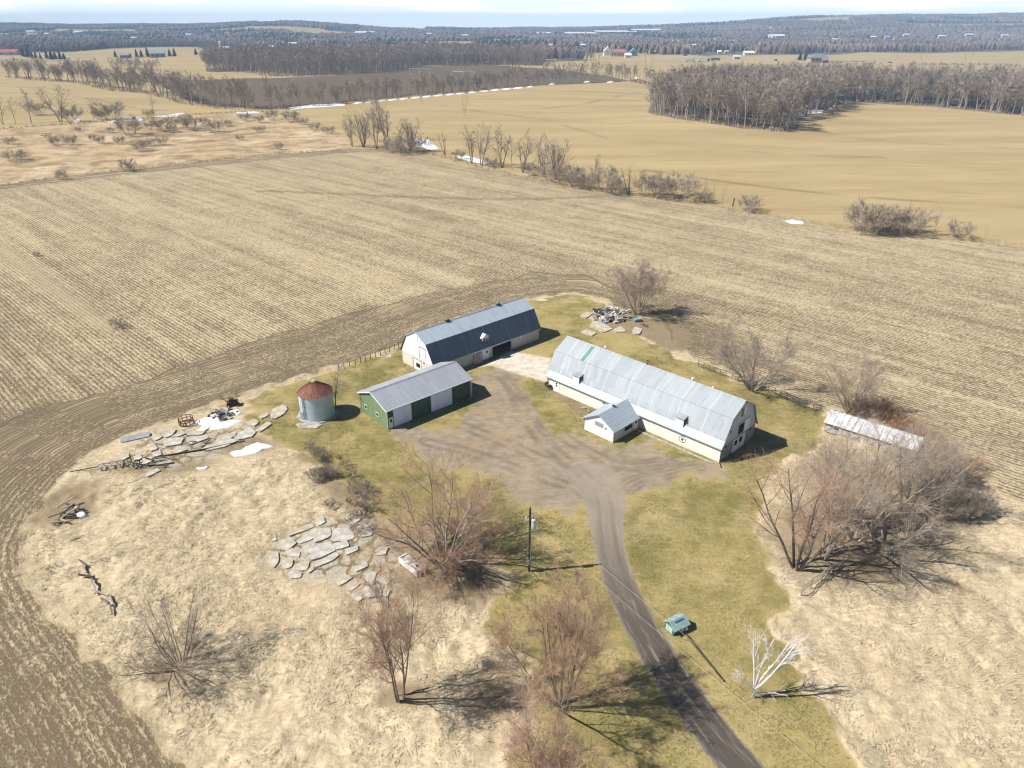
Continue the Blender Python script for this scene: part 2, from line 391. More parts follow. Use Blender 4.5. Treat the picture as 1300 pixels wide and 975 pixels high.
WTS['crop_field'] = np.clip(.5 + np.minimum(csd, -yd) / 1.2, 0, 1) * (near)
lawn = np.full(NV, -1e3); lawn[YIDX] = poly_sd(P[YIDX], LAWN)
lawn += (vnoise(P[:, 0] / 4, P[:, 1] / 4, 16) - .5) * 3.4 + (vnoise(P[:, 0] / 1.3, P[:, 1] / 1.3, 17) - .5) * 1.6
WTS['lawn'] = np.clip(.5 + np.minimum(lawn, yd + .6) / 4.4, 0, 1)
WTS['meadow'] = np.clip(.5 + np.minimum(yd, -lawn) / 2.4, 0, 1)
WTS['dirt'] = np.maximum(region(near, lambda p: poly_sd(p, DIRT), 2), region(near, lambda p: poly_sd(p, pix((697, 497), (712, 496), (745, 516), (738, 531), (728, 522), (714, 507))), .8))
WTS['gravel_yard'] = np.maximum(region(near, lambda p: poly_sd(p, GRAVEL) + (vnoise(p[:, 0] / 6, p[:, 1] / 6, 14) - .5) * 6.5 + (vnoise(p[:, 0] / 1.8, p[:, 1] / 1.8, 15) - .5) * 2.2, 3.4), region(near, lambda p: line_sd(p, TRACK, 1.9)[0], 1.2))
dsd, doff, dal = line_sd(P[YIDX], DRIVE, 2.15)
drv = np.zeros(NV); drv[YIDX] = doff; dalong = np.zeros(NV); dalong[YIDX] = dal
dsd = dsd - .3 + 4.0 * np.clip(1 - dal / 26, 0, 1) ** 1.5
dw = np.zeros(NV); dw[YIDX] = np.clip(.5 + dsd / 1.3, 0, 1) * np.clip((dal - 2) / 9, 0, 1); WTS['driveway'] = dw
WTS['concrete_apron'] = region(near, lambda p: poly_sd(p, APRON), .35)
RUTS = [smooth_line(pix(*q)) for q in (((626, 468), (648, 492), (662, 522), (688, 560), (730, 595), (756, 625), (768, 660)), ((560, 530), (600, 545), (660, 570), (720, 600), (762, 640)), ((540, 560), (600, 575), (670, 600), (735, 622), (766, 650)), ((880, 590), (840, 600), (800, 612), (776, 640), (768, 675)), ((640, 478), (668, 512), (705, 548), (760, 580), (790, 590), (850, 585)))]
rutw = np.zeros(NV); rn_ = vnoise(P[YIDX, 0] / 2.5, P[YIDX, 1] / 2.5, 21)
for q in RUTS:
    for off_ in (0, 1.0):
        s_, o_, _a = line_sd(P[YIDX], q + np.array([off_ * .6, -off_ * .6]), 0.0); rutw[YIDX] = np.maximum(rutw[YIDX], np.exp(-((np.abs(np.abs(o_) - .85)) / .34) ** 2) * (np.abs(s_) < 2.2) * np.clip(rn_ * 1.8 - .25, 0, 1))
FLOORW = np.maximum(region(near, lambda p: poly_sd(p, pix((150, 596), (168, 566), (205, 550), (250, 540), (300, 542), (330, 522), (375, 508), (382, 524), (340, 548), (300, 566), (240, 586), (190, 604))) + (vnoise(p[:, 0] / 2, p[:, 1] / 2, 23) - .5) * 3, 1.5), region(near, lambda p: poly_sd(p, pix((338, 706), (352, 682), (400, 658), (450, 652), (475, 668), (500, 700), (498, 752), (470, 768), (420, 742), (375, 738))) + (vnoise(p[:, 0] / 2, p[:, 1] / 2, 24) - .5) * 2, 1.5))
headw = region(near, lambda p: poly_sd(p, HEAD) + (vnoise(p[:, 0] / 6, p[:, 1] / 6, 12) - .5) * 4, 4.5)
headw = np.maximum(headw, .9 * np.clip(1.3 - csd / 12, 0, 1) * (csd > 0) * sstep(-20, -80, P[:, 0]) * (P[:, 1] > 200))
darkw = np.maximum(region(near, lambda p: poly_sd(p, DARK), 6) * .8, 0)
DRK2 = pix((790, 372), (850, 376), (905, 398), (935, 425), (940, 460), (910, 470), (870, 445), (830, 405))
darkw = np.maximum(darkw, region(near, lambda p: poly_sd(p, DRK2) + (vnoise(p[:, 0] / 4, p[:, 1] / 4, 27) - .5) * 6, 5) * 1.0)
palew = region(near, lambda p: poly_sd(p, PALE), 1.6)
darkw = np.maximum(darkw, 1.1 * region(near, lambda p: line_sd(p, smooth_line(pix((330, 242), (430, 246), (520, 250), (640, 253), (760, 250))), 1.1)[0], 1.6))

ra = R(-43.6); al_, ac_ = np.array([math.cos(ra), math.sin(ra)]), np.array([-math.sin(ra), math.cos(ra)])
u_main, v_main = P @ ac_, P @ al_
ROW = np.zeros((NV, 3)); ROW[:, 0] = np.where(headw > .5, -yd0, u_main); ROW[:, 1] = np.where(headw > .5, yard_arc, v_main)

Z = terrain(P[:, 0], P[:, 1])
mw = sstep(.55, 1.0, WTS['meadow'])
for x_, y_, w_, h_ in ((420, 702, 95, 50), (240, 565, 130, 45)):          # the broken floors lie level
    c_ = G(x_, y_); a_ = (G(x_ + w_, y_) - c_).length; d_ = (G(x_, y_ + h_) - G(x_, y_ - h_)).length / 2
    mw = mw * sstep(.55, 1.1, ((P[:, 0] - c_.x) / a_) ** 2 + ((P[:, 1] - c_.y) / d_) ** 2)
tuft = (vnoise(P[:, 0] / 1.3, P[:, 1] / 1.3, 5) - .5) * .38 + (vnoise(P[:, 0] / .55, P[:, 1] / .55, 6) - .5) * .22 + (vnoise(P[:, 0] / 5, P[:, 1] / 5, 7) - .5) * .4
near_damp = np.clip((160 - P[:, 1]) / 40, 0, 1)
Z += mw * tuft * near_damp
kw = WTS['marsh']; Z += kw * (vnoise(P[:, 0] / 5, P[:, 1] / 5, 8) - .5) * .4
nrow = len(YS)
rr, cc = np.meshgrid(np.arange(nrow - 1), np.arange(NC - 1), indexing='ij'); i0 = (rr * NC + cc).ravel()
QUADS = np.stack([i0, i0 + 1, i0 + 1 + NC, i0 + NC], 1)
zone = np.zeros(NV, np.int8)
for k, nme in enumerate(ORDER):
    if k: zone[WTS[nme] > .5] = k
fz = zone[QUADS[:, 0]].copy()
hills = (P[QUADS[:, 0], 1] > 2600); fz[hills] = 99

# ---- one material for all the land: each kind of cover is mixed in by its own mask
gm, t, b = new_mat('land')
pos = t.new('ShaderNodeNewGeometry').outputs['Position']; flat = t.vmath('MULTIPLY', pos, (1, 1, 0))
rows = t.attr('rows', 'Vector'); RU, RV, _ = t.sep(rows)
nA = t.noise(flat, .02, 4, .55); nB = t.noise(flat, .11, 5, .6); nC = t.noise(flat, .7, 4, .6); nD = t.noise(flat, 3.1, 3, .65)
# stubble
warp = t.math('MULTIPLY', t.math('SUBTRACT', t.noise(t.xyz(t.math('MULTIPLY', RU, .15), t.math('MULTIPLY', RV, .05)), 1.0, 3), .5), .8)
rowp = t.math('MULTIPLY', t.math('ADD', t.math('SINE', t.math('MULTIPLY', t.math('ADD', RU, warp), 2 * math.pi / .80)), 1), .5)
pass_ = t.noise(t.xyz(t.math('MULTIPLY', RU, .42), t.math('MULTIPLY', RV, .018)), 1.0, 4, .62)
wide = t.noise(t.xyz(t.math('MULTIPLY', RU, .09), t.math('MULTIPLY', RV, .006), 4.4), 1.0, 3, .55)
fleck = t.noise(t.xyz(t.math('MULTIPLY', RU, 3.6), t.math('MULTIPLY', RV, 1.7)), 1.0, 4, .72)
clump = t.noise(t.xyz(t.math('MULTIPLY', RU, 1.3), t.math('MULTIPLY', RV, .5), 2.0), 1.0, 3, .6)
head, dark, pale = t.attr('headland'), t.attr('dark'), t.attr('pale')
resid = t.math('ADD', t.math('MULTIPLY', fleck, 1.2), t.math('MULTIPLY', rowp, t.math('SUBTRACT', .17, t.math('MULTIPLY', head, .06))))
resid = t.math('ADD', resid, t.math('MULTIPLY', pass_, .38)); resid = t.math('ADD', resid, t.math('MULTIPLY', clump, .5)); resid = t.math('ADD', resid, t.math('MULTIPLY', wide, .30))
resid = t.math('ADD', resid, t.math('MULTIPLY', nB, .22))
resid = t.math('SUBTRACT', resid, t.math('MULTIPLY', head, .085)); resid = t.math('SUBTRACT', resid, t.math('MULTIPLY', dark, .14))
straw = t.ramp(resid, 1.13, 1.52)
soil = t.mix(nB, (.13, .095, .058), (.195, .148, .095))
strawc = t.mix(t.noise(flat, 5.0, 2), (.42, .33, .195), (.64, .535, .35))
corn = t.mix(straw, soil, strawc)
corn = t.mix(t.math('MULTIPLY', pale, .8), corn, t.mix(nC, (.40, .32, .19), (.52, .43, .29)))
wvl = t.vmath('ADD', flat, t.vmath('MULTIPLY', t.noise(flat, .3, 2, .5, 0, True), (2, 2, 0)))
# lawn, just greening after winter
lf = t.math('ADD', t.math('MULTIPLY', nB, .75), t.math('ADD', t.math('MULTIPLY', nC, .35), t.math('MULTIPLY', nA, .35)))
lawnc = t.mix(t.ramp(lf, .57, .85), (.165, .155, .05), (.37, .295, .125))
lawnc = t.mix(t.math('MULTIPLY', t.ramp(t.noise(flat, .17, 5, .62, .3), .50, .68), .75), lawnc, (.42, .335, .175))
lawnc = t.mix(t.math('MULTIPLY', t.ramp(nD, .48, .70), .5), lawnc, (.20, .15, .055))
lawnc = t.mix(t.math('MULTIPLY', t.ramp(t.noise(flat, 1.6, 5, .75), .50, .70), .5), lawnc, (.11, .105, .035))
lawnc = t.mix(t.math('MULTIPLY', t.ramp(t.noise(t.map(wvl, (.35, 1.6, 1), (0, 0, R(-38))), 1.0, 5, .7), .52, .70), .55), lawnc, (.40, .31, .15))
# flattened dry grass
wv = t.vmath('ADD', flat, t.vmath('MULTIPLY', t.vmath('SUBTRACT', t.noise(flat, .23, 2, .5, 0, True), (.5, .5, .5)), (3.2, 3.2, 0)))
stx = t.noise(t.map(wv, (.7, 1.9, 1), (0, 0, R(35))), 1.0, 6, .72); st2 = t.noise(t.map(wv, (2.6, 1.1, 1), (0, 0, R(-12))), 1.0, 5, .72)
mf = t.math('ADD', t.math('MULTIPLY', stx, .55), t.math('MULTIPLY', st2, .45))
med = t.mix(t.ramp(mf, .30, .66), (.36, .275, .165), (.66, .555, .385))
med = t.mix(t.math('MULTIPLY', t.ramp(t.math('ADD', t.math('MULTIPLY', nB, .6), t.math('MULTIPLY', nA, .4)), .46, .62), .55), med, (.42, .33, .20))
med = t.mix(t.math('MULTIPLY', t.ramp(nC, .60, .74), .35), med, (.40, .25, .11))
brush = t.attr('brush')
med = t.mix(t.math('MULTIPLY', brush, .85), med, t.mix(nC, (.155, .115, .07), (.30, .225, .13)))
crk = t.ramp(t.vor(t.vmath('ADD', flat, t.vmath('MULTIPLY', t.noise(flat, .9, 2, .5, 0, True), (.9, .9, 0))), .42, 'DISTANCE_TO_EDGE'), .05, .12)
flo = t.mix(crk, t.mix(nC, (.15, .115, .06), (.28, .215, .12)), t.mix(t.ramp(nD, .4, .62), (.33, .295, .235), (.47, .43, .36)))
med = t.mix(t.math('MULTIPLY', t.attr('floor'), t.ramp(t.noise(flat, .5, 4, .6), .36, .50)), med, flo)
# bare dirt, gravel, lane, concrete
dirt = t.mix(nC, (.20, .15, .09), (.33, .26, .165))
grav = t.mix(t.ramp(t.math('ADD', t.math('MULTIPLY', nC, .5), t.math('MULTIPLY', nB, .5)), .36, .62), (.235, .188, .13), (.335, .275, .20))
grav = t.mix(t.math('MULTIPLY', t.ramp(t.noise(flat, .22, 5, .65, .4), .50, .66), .75), grav, (.34, .25, .13))
scuf = t.noise(t.map(wvl, (.5, 1.2, 1), (0, 0, R(-60))), 1.0, 5, .65)
grav = t.mix(t.math('MULTIPLY', t.ramp(scuf, .50, .68), .55), grav, (.215, .172, .125))
grav = t.mix(t.math('MULTIPLY', t.ramp(scuf, .46, .30), .4), grav, (.43, .385, .33))
grav = t.mix(t.math('MULTIPLY', t.ramp(nD, .5, .7), .3), grav, (.19, .155, .12))
grav = t.mix(t.math('MULTIPLY', t.attr('ruts'), .75), grav, t.mix(nC, (.135, .105, .075), (.20, .163, .12)))
DO, DA = t.attr('lane_off'), t.attr('lane_along')
lane_n = t.noise(t.xyz(t.math('MULTIPLY', DO, 1.7), t.math('MULTIPLY', DA, .16)), 1.0, 5, .62)
worn = t.ramp(t.math('ADD', t.math('MULTIPLY', DA, .016), t.math('MULTIPLY', lane_n, .5)), .40, .95)
lane = t.mix(worn, (.285, .24, .19), (.088, .075, .064))
lane = t.mix(t.math('MULTIPLY', t.ramp(lane_n, .5, .68), .6), lane, (.30, .255, .205))
edge = t.ramp(t.math('ABSOLUTE', t.math('ADD', DO, t.math('MULTIPLY', t.math('SUBTRACT', lane_n, .5), 1.4))), 1.35, 2.0)
lane = t.mix(t.math('MULTIPLY', t.math('MULTIPLY', edge, t.ramp(DA, 10.0, 30.0)), .55), lane, (.33, .29, .24))
lane = t.mix(t.ramp(t.math('ADD', DA, t.math('MULTIPLY', nC, 10.0)), 34.0, 10.0), lane, t.mix(.35, grav, (.33, .29, .245)))
trk = t.ramp(t.math('ABSOLUTE', t.math('SUBTRACT', t.math('ABSOLUTE', DO), .85)), .38, .12)
lane = t.mix(t.math('MULTIPLY', t.math('MULTIPLY', trk, t.ramp(DA, 8.0, 26.0)), .28), lane, (.085, .073, .065))
conc = t.mix(t.ramp(nC, .42, .66), (.62, .57, .49), (.47, .41, .33))
conc = t.mix(t.math('MULTIPLY', t.ramp(nB, .5, .66), .5), conc, (.55, .45, .32))
# far fields
hv = t.map(flat, (.007, .04, 1), (0, 0, R(6)))
hs = t.noise(hv, 1.0, 5, .6, .3); hs2 = t.noise(t.map(flat, (.05, .42, 1), (0, 0, R(11))), 1.0, 3, .6)
hay = t.mix(t.ramp(t.math('ADD', t.math('MULTIPLY', hs, .8), t.math('MULTIPLY', hs2, .3)), .40, .70), (.34, .255, .125), (.43, .335, .175))
hay = t.mix(t.math('MULTIPLY', t.ramp(t.noise(t.map(flat, (.03, .11, 1), (0, 0, R(14))), 1.0, 6, .7, .5), .50, .72), .5), hay, (.27, .205, .105))
hay = t.mix(t.math('MULTIPLY', t.ramp(t.noise(flat, .9, 4, .7), .5, .72), .28), hay, (.29, .21, .10))
hay = t.mix(t.math('MULTIPLY', t.ramp(nA, .45, .68), .55), hay, (.375, .30, .165))
hay = t.mix(t.math('MULTIPLY', t.ramp(hs, .62, .80), .35), hay, (.50, .40, .21))
hay = t.mix(t.math('MULTIPLY', t.attr('hayline'), .7), hay, (.20, .145, .075))
plough = t.mix(t.noise(t.map(flat, (.02, .3, 1), (0, 0, R(-4))), 1.0, 4, .6), (.095, .072, .048), (.175, .135, .09))
mr = t.noise(flat, .07, 6, .68, .6)
marsh = t.mix(t.ramp(mr, .36, .60), (.255, .18, .10), (.475, .365, .225))
marsh = t.mix(t.math('MULTIPLY', t.ramp(t.noise(flat, .03, 4, .6), .55, .66), .8), marsh, (.58, .475, .32))
marsh = t.mix(t.math('MULTIPLY', t.ramp(t.noise(flat, .22, 5, .7), .5, .66), .6), marsh, (.30, .19, .095))
marsh = t.mix(t.math('MULTIPLY', t.ramp(nC, .52, .72), .5), marsh, (.24, .175, .10))
wood = t.mix(nB, (.10, .085, .062), (.19, .155, .11))
road = t.mix(nB, (.30, .29, .28), (.38, .37, .355))
col = hay
edgen = t.math('MULTIPLY', t.math('SUBTRACT', t.math('ADD', t.math('MULTIPLY', nC, .55), t.math('MULTIPLY', nD, .45)), .5), 1.5)
for nme, c in (('ploughed_field', plough), ('marsh', marsh), ('ground', wood), ('road', road), ('crop_field', corn), ('lawn', lawnc), ('meadow', med), ('dirt', dirt), ('gravel_yard', grav), ('driveway', lane), ('concrete_apron', conc)):
    w = t.attr('w_' + nme)
    if nme not in ('concrete_apron',): w = t.ramp(t.math('ADD', w, t.math('MULTIPLY', edgen, t.math('SUBTRACT', 1.0, t.math('ABSOLUTE', t.math('SUBTRACT', t.math('MULTIPLY', w, 2.0), 1.0))))), .36, .64)
    col = t.mix(w, col, c)
t.put(b.inputs['Base Color'], col); b.inputs['Roughness'].default_value = .95; b.inputs['Specular IOR Level'].default_value = .1
hgt = t.math('ADD', t.math('MULTIPLY', straw, t.attr('w_crop_field')), t.math('MULTIPLY', t.ramp(mf, .3, .66), t.math('MULTIPLY', t.attr('w_meadow'), .5)))
hgt = t.math('ADD', hgt, t.math('MULTIPLY', nD, t.math('MULTIPLY', t.attr('w_lawn'), .5)))
hgt = t.math('ADD', hgt, t.math('MULTIPLY', mr, t.math('MULTIPLY', t.attr('w_marsh'), 1.2)))
t.put(b.inputs['Normal'], t.bump(hgt, .8, .16))

BRUSH = [(435, 615, 40, 24), (395, 580, 26, 12), (470, 650, 45, 25), (560, 715, 85, 50), (520, 690, 60, 40), (470, 640, 45, 30), (600, 745, 50, 30), (1060, 690, 95, 55), (1180, 575, 70, 40), (1110, 640, 110, 60), (1190, 640, 50, 30),
         (1100, 715, 60, 30), (215, 850, 32, 22), (515, 880, 45, 18), (700, 895, 55, 30), (300, 565, 60, 14), (210, 590, 80, 14), (620, 880, 40, 40), (85, 640, 50, 30), (700, 960, 60, 30)]
brushw = np.zeros(NV)
for x, y, w_, h_ in BRUSH:
    c = G(x, y); a_ = (G(x + w_, y) - c).length; d_ = (G(x, y + h_) - G(x, y - h_)).length / 2
    q = ((P[:, 0] - c.x) / a_) ** 2 + ((P[:, 1] - c.y) / d_) ** 2
    brushw = np.maximum(brushw, np.clip(1.25 - q + jn * .25, 0, 1) * (near))
brushw = np.maximum(brushw, np.clip(1 - np.abs(yd) / 2.0, 0, 1) * .35)
ATT = {'w_' + k: WTS[k] for k in ORDER if k in WTS}
ATT.update(headland=headw, dark=darkw, pale=palew, brush=brushw, ruts=rutw, floor=FLOORW, hayline=hline, lane_off=drv, lane_along=dalong)
def ground_piece(name, fsel):
    q = QUADS[fsel]; used, inv = np.unique(q.ravel(), return_inverse=True)
    me = bpy.data.meshes.new(name); me.vertices.add(len(used)); me.loops.add(q.size); me.polygons.add(len(q))
    me.vertices.foreach_set('co', np.stack([P[used, 0], P[used, 1], Z[used]], 1).ravel())
    me.loops.foreach_set('vertex_index', inv.astype(np.int32)); me.polygons.foreach_set('loop_start', np.arange(0, q.size, 4, dtype=np.int32))
    me.polygons.foreach_set('use_smooth', np.ones(len(q), bool))
    me.materials.append(gm); me.update(calc_edges=True)
    for k, w in ATT.items():
        at = me.attributes.new(k, 'FLOAT', 'POINT'); at.data.foreach_set('value', w[used].astype(np.float32))
    at = me.attributes.new('rows', 'FLOAT_VECTOR', 'POINT'); at.data.foreach_set('vector', ROW[used].astype(np.float32).ravel())
    o = link(name, me); o['kind'] = 'structure'; return o
for k, nme in enumerate(ORDER):
    s = fz == k
    if s.any(): ground_piece({'dirt': 'dirt_patch'}.get(nme, nme), s)
ground_piece('hills', fz == 99)
def gz(x, y): return float(terrain(x, y))
# ------------------------------------------------------------------ farm buildings
M_ROOFL = roof_mat('pale_roof_metal', (.37, .41, .44), metal=.25, rough=.5, lap=(3.55, 6.58), panel_var=.09, seam=4.6, seam_col=(.56, .585, .60))
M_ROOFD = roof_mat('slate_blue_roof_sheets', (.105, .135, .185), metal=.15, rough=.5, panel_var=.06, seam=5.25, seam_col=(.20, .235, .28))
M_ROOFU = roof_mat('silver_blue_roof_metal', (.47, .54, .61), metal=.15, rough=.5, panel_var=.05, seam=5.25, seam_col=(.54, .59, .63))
M_ROOFS = roof_mat('shed_roof_metal', (.42, .445, .49), metal=.25, rough=.5, panel=1.02, panel_var=.07)
M_ROOFX = roof_mat('rusting_roof_metal', (.60, .59, .60), metal=.2, rough=.6, panel=.8, panel_var=.25, rust=.10)
M_ROOFR = roof_mat('grey_roof_far', (.25, .26, .28), metal=0, rough=.8)
M_CREAM = block_mat('cream_painted_block', (.80, .775, .70), .03, .15)
M_BLOCK = block_mat('bare_block', (.36, .335, .30), .22, .5)
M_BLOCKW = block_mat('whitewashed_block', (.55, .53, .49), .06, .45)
M_WHITE = mat('white_paint', (.80, .80, .79), .55, var=.06, scale=.8)
M_SIDING = clad_mat('white_siding', (.80, .80, .80), .3, .05, .2)
M_SIDEB = clad_mat('pale_blue_siding', (.50, .54, .62), .3, .06, .3)
M_GREEN = clad_mat('shaded_green_cladding', (.045, .08, .055), .23, .10, .4, (.16, .19, .12))
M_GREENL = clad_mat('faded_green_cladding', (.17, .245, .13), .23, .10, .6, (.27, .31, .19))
M_DOORW = clad_mat('white_sliding_door', (.70, .76, .88), .24, .07, .35)
M_DARK = mat('dark_opening', (.012, .013, .014), .8, var=.3)
M_GLASS = mat('dark_window_glass', (.018, .022, .028), .12, var=.2, spec=.6)
M_TRIMD = mat('dark_trim', (.05, .05, .055), .6)
M_TRIMW = mat('white_trim', (.74, .75, .76), .5, var=.08)
M_GREENP = mat('green_panel', (.13, .29, .19), .5, var=.12)
M_TEALD = mat('dark_teal_vent', (.03, .075, .07), .6)
M_GALV = mat('galvanised_steel', (.48, .50, .52), .45, .5, var=.15)
M_CONC = mat('concrete', (.46, .43, .38), .9, var=.25, scale=1.2, bump=.3)
M_STEEL = mat('dark_steel', (.07, .065, .06), .6, .4)
M_RUST = mat('rusty_iron', (.20, .085, .045), .8, var=.3, scale=4)
M_RED = mat('faded_red_paint', (.36, .06, .05), .6)
M_WOOD = mat('grey_weathered_wood', (.24, .205, .165), .85, var=.35, scale=2, stretch=(1, 5, 5))
M_WOODP = mat('pale_weathered_wood', (.46, .40, .32), .85, var=.3, scale=2)
M_WOODD = mat('dark_old_wood', (.085, .07, .055), .9, var=.35, scale=2)

def gambrel(w, eave, inset, knee, ridge, oh=.42, flare=None):
    p = [(-oh, eave - .08)]
    if flare: p.append(flare)
    p += [(inset, knee), (w / 2, ridge)]
    return p + [(w - a, z) for a, z in reversed(p[:-1])]
def roof_shell(mb, prof, x0, x1, th=.13, m=0):
    """a sheet roof of even thickness following an open profile"""
    inner = [(y, z - th) for y, z in prof]
    n = len(prof); vs = [(x, y, z) for x in (x0, x1) for y, z in prof + inner]
    fs = []; o = 2 * n
    for i in range(n - 1):
        fs += [(i, i + 1, o + i + 1, o + i), (n + i, o + n + i, o + n + i + 1, n + i + 1)]
        fs += [(i, n + i, n + i + 1, i + 1), (o + i, o + i + 1, o + n + i + 1, o + n + i)]
    fs += [(0, o, o + n, n), (n - 1, 2 * n - 1, o + 2 * n - 1, o + n - 1)]
    return mb.add(vs, fs, m)
def gable_prism(mb, prof, z0, x0, x1, w, inner=.14):
    pts = [(0.02, z0)] + [(min(max(y, .02), w - .02), z - inner) for y, z in prof if 0 <= y <= w and z > z0] + [(w - .02, z0)]
    return mb.extrude_x(pts, x0, x1)
def window(parent, x0, x1, y0, y1, z0, z1, axis, frame=.07, out=.04, name='window', fm=None, pm=None):
    """framed window standing proud of a wall; axis 'x' faces along x, 'y' along y (sign of out gives the side)"""
    f = MB(); p = MB()
    if axis == 'y':
        y = y0; a, c = sorted((y, y + out))
        f.box(x0, x1, a, c, z0, z0 + frame).box(x0, x1, a, c, z1 - frame, z1).box(x0, x0 + frame, a, c, z0 + frame, z1 - frame).box(x1 - frame, x1, a, c, z0 + frame, z1 - frame)
        a, c = sorted((y, y + out * .5)); p.box(x0 + frame, x1 - frame, a, c, z0 + frame, z1 - frame)
    else:
        x = x0; a, c = sorted((x, x + out))
        f.box(a, c, y0, y1, z0, z0 + frame).box(a, c, y0, y1, z1 - frame, z1).box(a, c, y0, y0 + frame, z0 + frame, z1 - frame).box(a, c, y1 - frame, y1, z0 + frame, z1 - frame)
        a, c = sorted((x, x + out * .5)); p.box(a, c, y0 + frame, y1 - frame, z0 + frame, z1 - frame)
    w = obj(name, f, fm or M_TRIMW, parent); obj('pane', p, pm or M_GLASS, w); return w

# ---------------- long pale barn on the right
LB = G(696, 493)
barn = thing('gambrel_barn', 'long pale roofed gambrel barn with cream wall and a green strip on its roof', 'barn', (LB.x, LB.y, 0), R(-44.8))
BLN, BW = 33.6, 10.0
obj('front_wall', MB().box(0, BLN, 0, .2, 0, 2.62), M_CREAM, barn)
obj('block_wall', MB().box(0, .2, .2, BW - .2, 0, 2.5).box(BLN - .2, BLN, .2, BW - .2, 0, 2.5).box(0, BLN, BW - .2, BW, 0, 2.6), M_BLOCK, barn)['label'] = 'bare grey block end wall'
prof = gambrel(BW, 2.5, 1.8, 6.58, 8.42, .40, (.32, 3.5))
for a_, c_ in ((BLN - .12, BLN + .03), (-.03, .12)):
    mb = MB(); gable_prism(mb, prof, 2.5, a_, c_, BW); obj('gable_wall', mb, M_SIDEB, barn)
roof = obj('roof', roof_shell(MB(), prof, -.3, BLN + .28), M_ROOFL, barn)
obj('ridge_cap', MB().extrude_x([(4.75, 8.32), (5, 8.47), (5.25, 8.32), (5, 8.40)], -.31, BLN + .29), M_ROOFL, roof)
sl = Vector((0, 3.2, 1.84)).normalized(); nrm = Vector((0, -1.84, 3.2)).normalized()
a = Vector((0, 1.86, 6.615)); d_ = sl * 3.45
vs = [Vector((x, 0, 0)) + a + d_ * k + nrm * h for h in (.004, .03) for k in (0, 1) for x in (5.40, 6.05)]
obj('green_strip', MB().add(vs, [(0, 2, 3, 1), (4, 5, 7, 6), (0, 1, 5, 4), (2, 6, 7, 3), (0, 4, 6, 2), (1, 3, 7, 5)]), M_GREENP, barn)
for x in (5.5, 25.75):
    mb = MB().box(x, x + 1.3, .02, 1.6, 2.95, 4.55)
    d = obj('dormer', mb, M_WHITE, barn)
    obj('roof', MB().add([(x - .15, -.15, 4.5), (x + 1.45, -.15, 4.5), (x + 1.45, 1.7, 4.95), (x - .15, 1.7, 4.95), (x - .15, -.15, 4.58), (x + 1.45, -.15, 4.58), (x + 1.45, 1.7, 5.03), (x - .15, 1.7, 5.03)],
        [(3, 2, 1, 0), (4, 5, 6, 7), (0, 1, 5, 4), (1, 2, 6, 5), (2, 3, 7, 6), (3, 0, 4, 7)]), M_ROOFL, d)
    obj('vent_opening', MB().box(x + 1.302, x + 1.34, .14, .98, 3.2, 4.42), M_TEALD, d)
for x, k in ((8.1, 1), (16.63, 0), (24.9, 1), (28.4, 2)):
    mb = MB().cyl((x, 5, 8.3), (x, 5, 8.75), .10, .10, 10)
    if k == 1: mb.cyl((x, 5, 8.72), (x, 5, 8.98), .22, .20, 10).cyl((x, 5, 8.98), (x, 5, 9.08), .20, .05, 10)
    elif k == 0: mb.cyl((x, 5, 8.75), (x, 5, 9.05), .05, .05, 6).box(x - .3, x + .3, 4.97, 5.03, 9.05, 9.12).box(x - .03, x + .03, 4.8, 5.2, 9.16, 9.22)
    else: mb.box(x - .15, x + .15, 4.9, 5.1, 8.4, 8.55)
    obj('roof_vent', mb, M_TRIMD if k == 0 else M_TRIMW, barn)
for x in (4.9, 7.9, 11.1, 22.8, 25.8, 27.2, 31.7): obj('eave_vent', MB().box(x, x + .5, -.025, .0, 2.18, 2.36), M_DARK, barn)
mb = MB(); n = 28
for i in range(n):
    a0, a1 = 2 * math.pi * i / n, 2 * math.pi * (i + 1) / n
    mb.bar((27.2 + .55 * math.cos(a0), -.02, 1.2 + .55 * math.sin(a0)), (27.2 + .55 * math.cos(a1), -.02, 1.2 + .55 * math.sin(a1)), .03, .05)
em = obj('wheel_emblem', mb, M_STEEL, barn)
mb = MB().cyl((27.2, -.05, 1.2), (27.2, 0, 1.2), .17, .17, 12)
for i in range(8): mb.bar((27.2, -.02, 1.2), (27.2 + .53 * math.cos(i * math.pi / 4 + .2), -.02, 1.2 + .53 * math.sin(i * math.pi / 4 + .2)), .014, .012)
obj('hub', mb, M_TRIMD, em)
d = obj('door', MB().box(1.35, 2.5, -.05, 0, .05, 2.1), M_WHITE, barn); obj('pane', MB().box(1.75, 2.1, -.07, -.051, 1.5, 1.75), M_DARK, d); obj('pane', MB().box(1.75, 2.1, -.07, -.051, 1.1, 1.35), M_DARK, d)
obj('drainpipe', MB().cyl((.0, -.16, 0), (.0, -.16, 2.45), .07, .07, 8), M_STEEL, barn)
obj('drainpipe', MB().cyl((BLN + .1, -.12, 0.1), (BLN + .1, -.12, 2.5), .06, .06, 8).bar((BLN + .1, -.12, .1), (BLN + 1.0, -1.1, .05), .12, .10), M_STEEL, barn)
obj('meter_box', MB().box(11.9, 12.3, -.18, 0, 1.7, 2.15), M_GALV, barn)
X = BLN + .035
d = obj('door', MB().box(X, X + .06, 3.35, 6.95, .06, 2.28), M_WHITE, barn); d['label'] = 'wide white double door in the gable end'
for y in (3.75, 5.15):
    obj('pane', MB().box(X + .062, X + .075, y, y + .85, 1.15, 2.02), M_DARK, d)
obj('hay_door', MB().box(X, X + .07, 6.15, 7.75, 2.62, 4.5), M_SIDING, barn)['label'] = 'open sliding hay door'
obj('hay_opening', MB().box(X, X + .015, 4.5, 6.14, 2.72, 4.45), M_DARK, barn)
obj('door_rail', MB().box(X, X + .12, 4.15, 7.9, 4.55, 4.68), M_TRIMW, barn)
